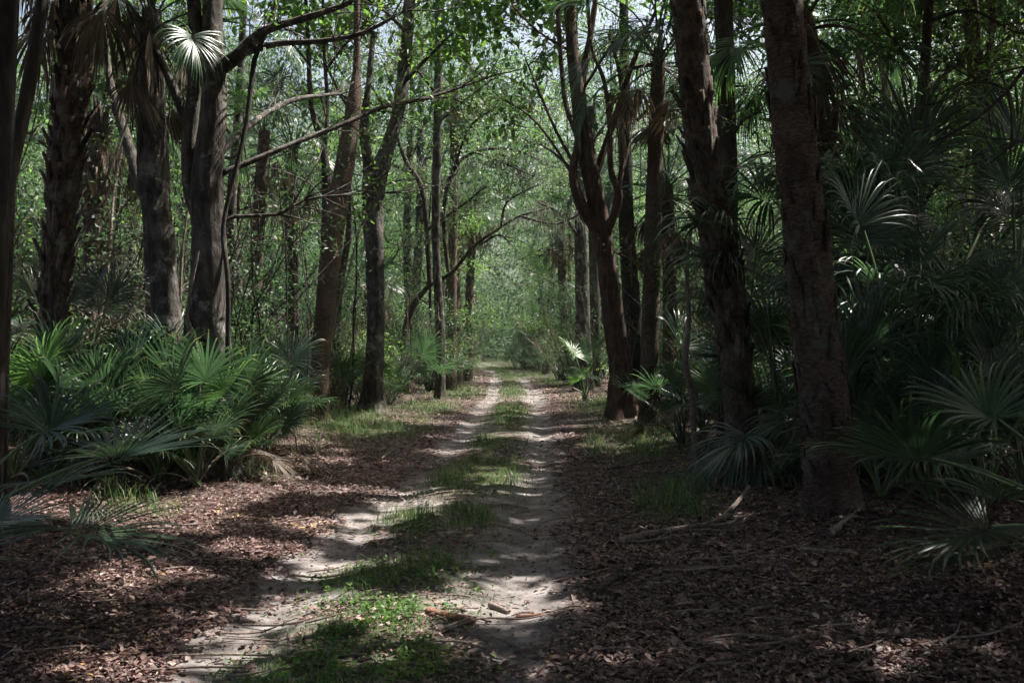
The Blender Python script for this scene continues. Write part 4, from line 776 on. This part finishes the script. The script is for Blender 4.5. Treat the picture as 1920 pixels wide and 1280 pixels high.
# ---------------------------------------------------------------- hanging moss and vines
random.seed(41)
for i, (px, py, d) in enumerate([(770, 305, 34), (800, 440, 33.9), (850, 330, 34), (880, 300, 34), (925, 285, 34), (965, 285, 34), (1000, 300, 34), (905, 455, 34), (960, 410, 34), (1010, 395, 34), (935, 300, 33), (980, 320, 32.6), (1040, 415, 33.6), (880, 375, 33.7), (840, 405, 33.8), (1060, 395, 35.8), (1030, 385, 35.6), (1000, 270, 35.5)]):
    c = W(px, py, d); g = G()
    for k in range(46):
        st_ = np.array([random.gauss(0, .35), random.gauss(0, .3), random.uniform(-.12, .12)]); ln = random.uniform(.15, 1.0)**1.3; p, _ = polyline(st_, (random.gauss(0, .3), 0, -1), ln, 6, .4, -.15); tube(g, p, np.linspace(.014, .004, 7), 3, random.random(), cap=False)
    o = g.build('hanging_moss', M['moss']); o.location = c; tag(o, 'grey-green moss beard hanging from the boughs over the far track', 'moss', 'moss beards over the track')
for i, (px, py, d, ln) in enumerate([(455, 250, 13, 4.2), (478, 330, 14, 3.6), (520, 300, 15, 4.6), (545, 280, 16, 4.2), (436, 520, 12.6, 1.9), (640, 240, 21, 4.5), (735, 250, 24, 5.5), (1208, 160, 20, 6), (1232, 330, 19, 4), (1420, 250, 14, 2.6)]):
    c = W(px, py, d); g = G(); p, _ = polyline((0, 0, 0), (.05, 0, -1), ln, 12, .12, -.08); p, rr = smooth(p, np.full(13, .009), .2); tube(g, p, rr, 5, .5, .2, 3, 3, i)
    o = g.build('hanging_vine', M['dark']); o.location = c; gap = [n for q, n in LM if q < px][-1]; tag(o, 'thin dark vine, %s from the left, hanging just right of the %s' % (['second', 'third', 'fourth', 'fifth', 'first', 'sixth', 'seventh', 'eighth', 'ninth', 'tenth'][i], gap), 'vine', 'hanging vines')

# ---------------------------------------------------------------- fallen wood
def gpt(px, py): y = CAMH*FPX/(py-HZ); return np.array([(px-960)/FPX*y, y])
def fallen(name, label, cat, pts, r0, r1, mt='stick', k=10, amp=.25, lift=None, forks=(), group=None):
    Q = np.array([gpt(a, b_) for a, b_ in pts]); z = hgt(Q[:, 0], Q[:, 1])+np.linspace(r0, r1, len(Q))*.75+(np.array(lift) if lift is not None else 0)
    P = np.column_stack([Q, z]); base = P[0].copy(); root = thing(name, label, cat, tuple(base), group); P2, rr = smooth(P-base, np.linspace(r0, r1, len(Q)), .06); g = G(); tube(g, P2, rr, k, .5, amp, 5, 6, random.randrange(99)); g.build('wood', M[mt], root)
    for f in forks:
        Q = np.array([gpt(a, b_) for a, b_ in f[0]]); P = np.column_stack([Q, hgt(Q[:, 0], Q[:, 1])+.02+np.array(f[1])])-base; P2, rr = smooth(P, np.linspace(r1*1.2, r1*.4, len(Q)), .05); g = G(); tube(g, P2, rr, 6, .5, .2, 4, 5, 3); g.build('side_branch', M[mt], root)
    return root
random.seed(77)
fallen('log_piece', 'short dark bark-covered log chunk lying on the right rut', 'log', [(917, 1132), (935, 1134), (954, 1138)], .022, .016, 'stick', 14, .5)
fallen('rotten_log', 'reddish rotten log piece beside the grass between the ruts', 'log', [(802, 1158), (830, 1162), (860, 1165), (890, 1168)], .028, .022, 'redwood', 14, .35)
fallen('thick_stick', 'short reddish stick at the sandy end of the right rut', 'stick', [(968, 1144), (990, 1143), (1014, 1142)], .014, .010, 'redwood', 10)
fallen('long_stick', 'long thin stick lying between the two log pieces and the dark litter', 'stick', [(815, 1196), (900, 1165), (980, 1152), (1060, 1140)], .008, .005, 'stick', 6, lift=[0, .03, .02, 0])
fallen('pale_stick', 'pale short stick crossing the long thin one beside the reddish log', 'stick', [(822, 1192), (855, 1178), (892, 1162)], .011, .008, 'stick', 6, lift=[.01, .02, .03])
fallen('fallen_branch', 'crooked pale fallen branch in the shade right of the track', 'branch', [(1160, 1022), (1215, 1010), (1290, 1000), (1340, 996), (1375, 982), (1405, 958)], .032, .018, 'stick', 12, forks=[([(1330, 998), (1370, 1000), (1400, 992)], [0, .02, .03])], lift=[0, 0, 0, .02, .08, .16])
fallen('fallen_branch', 'thick dim branch half buried in the litter right of the sandy rut', 'branch', [(1115, 1118), (1150, 1092), (1185, 1082)], .03, .02, 'dark', 10)
fallen('fallen_branch', 'pale slab of dead wood in front of the stout palm base', 'branch', [(1555, 1032), (1585, 1018), (1612, 1004)], .035, .015, 'stick', 8)
fallen('fallen_branch', 'dim straight stem lying across the litter before the stout palm', 'branch', [(1500, 1052), (1550, 1056), (1604, 1060)], .02, .015, 'stick', 8)
fallen('long_stick', 'long wavy stick lying across the dark litter at the lower right', 'stick', [(1400, 1148), (1500, 1153), (1560, 1150), (1590, 1142), (1680, 1148)], .008, .005, 'stick', 6)
fallen('curved_log', 'dark curved log lying in front of the left palmettos', 'log', [(50, 880), (75, 915), (120, 935), (180, 932)], .09, .06, 'dark', 12, lift=[.35, .1, .05, .05])
fallen('dead_branch', 'forked pale dead branch sticking up at the foot of the red-barked tree', 'branch', [(1186, 802), (1200, 785), (1212, 775)], .03, .025, 'stick', 8, lift=[0, .12, .25], forks=[([(1206, 778), (1222, 772), (1240, 766)], [.2, .35, .5]), ([(1206, 778), (1204, 770), (1200, 765)], [.2, .5, .9]), ([(1212, 776), (1180, 768), (1165, 764)], [.2, .35, .4]), ([(1206, 778), (1218, 785), (1226, 790)], [.2, .15, .05])])
fallen('fallen_branch', 'twiggy fallen branch on the left litter above the bright rut', 'branch', [(690, 858), (720, 866), (760, 876)], .02, .012, 'stick', 7, forks=[([(715, 866), (735, 858), (750, 857)], [.03, .08, .1])])
fallen('fallen_branch', 'thin fallen branch near the right-hand grass patch', 'branch', [(1150, 880), (1200, 872), (1260, 868)], .02, .012, 'dark', 7)
fallen('fallen_branch', 'stick on the litter edge below the left palmettos', 'branch', [(545, 868), (575, 867), (610, 866)], .022, .016, 'stick', 7)
fallen('fallen_branch', 'bare branches lying beside the track near the narrow black trunk', 'branch', [(1075, 742), (1100, 748), (1120, 752)], .03, .015, 'stick', 6, lift=[.25, .12, 0])
for i in range(150):
    py = 700+560*random.random()**.7; y = CAMH*FPX/(py-HZ); px = random.uniform(80, 1800) if py > 900 else random.uniform(620, 1250)
    q = gpt(px, py); a = random.uniform(-.5, .5)+random.choice((0, 3.14)); l_ = random.uniform(.12, .5)*(1+y*.02); P = np.array([[0, 0, 0], [math.cos(a)*l_*.5, math.sin(a)*l_*.5, .012], [math.cos(a+.3)*l_, math.sin(a+.3)*l_, random.uniform(0, .03)]])
    P += np.array([q[0], q[1], 0]); P[:, 2] += hgt(P[:, 0], P[:, 1])+.012; b0 = P[0].copy(); P2, rr = smooth(P-b0, np.array([.007, .006, .003])*(1+y*.03), .05); g = G(); tube(g, P2, rr, 5, .5, .2, 4, 6, i)
    o = g.build('fallen_twig', M['stick']); o.location = b0; tag(o, 'small bare twig dropped among the fallen leaves', 'twig', 'small twigs on the forest floor')


# ---------------------------------------------------------------- the damp air
g = G(); Vh = [[x, y, z] for z in (-4.0, 45.0) for y in (-100, 940) for x in (-640, 640)]
g.add(Vh, [[0, 2, 3, 1], [4, 5, 7, 6], [0, 1, 5, 4], [2, 6, 7, 3], [0, 4, 6, 2], [1, 3, 7, 5]])
hm = bpy.data.materials.new('damp_air'); hm.use_nodes = True; hn = hm.node_tree; hn.nodes.remove(hn.nodes['Principled BSDF']); pv = hn.nodes.new('ShaderNodeVolumePrincipled'); pv.inputs['Density'].default_value = .0002; pv.inputs['Color'].default_value = (.85, .95, .95, 1)
hn.links.new(pv.outputs[0], hn.nodes['Material Output'].inputs['Volume'])
tag(g.build('haze', hm, None, False), 'thin damp haze hanging in the far woods', kind='stuff')
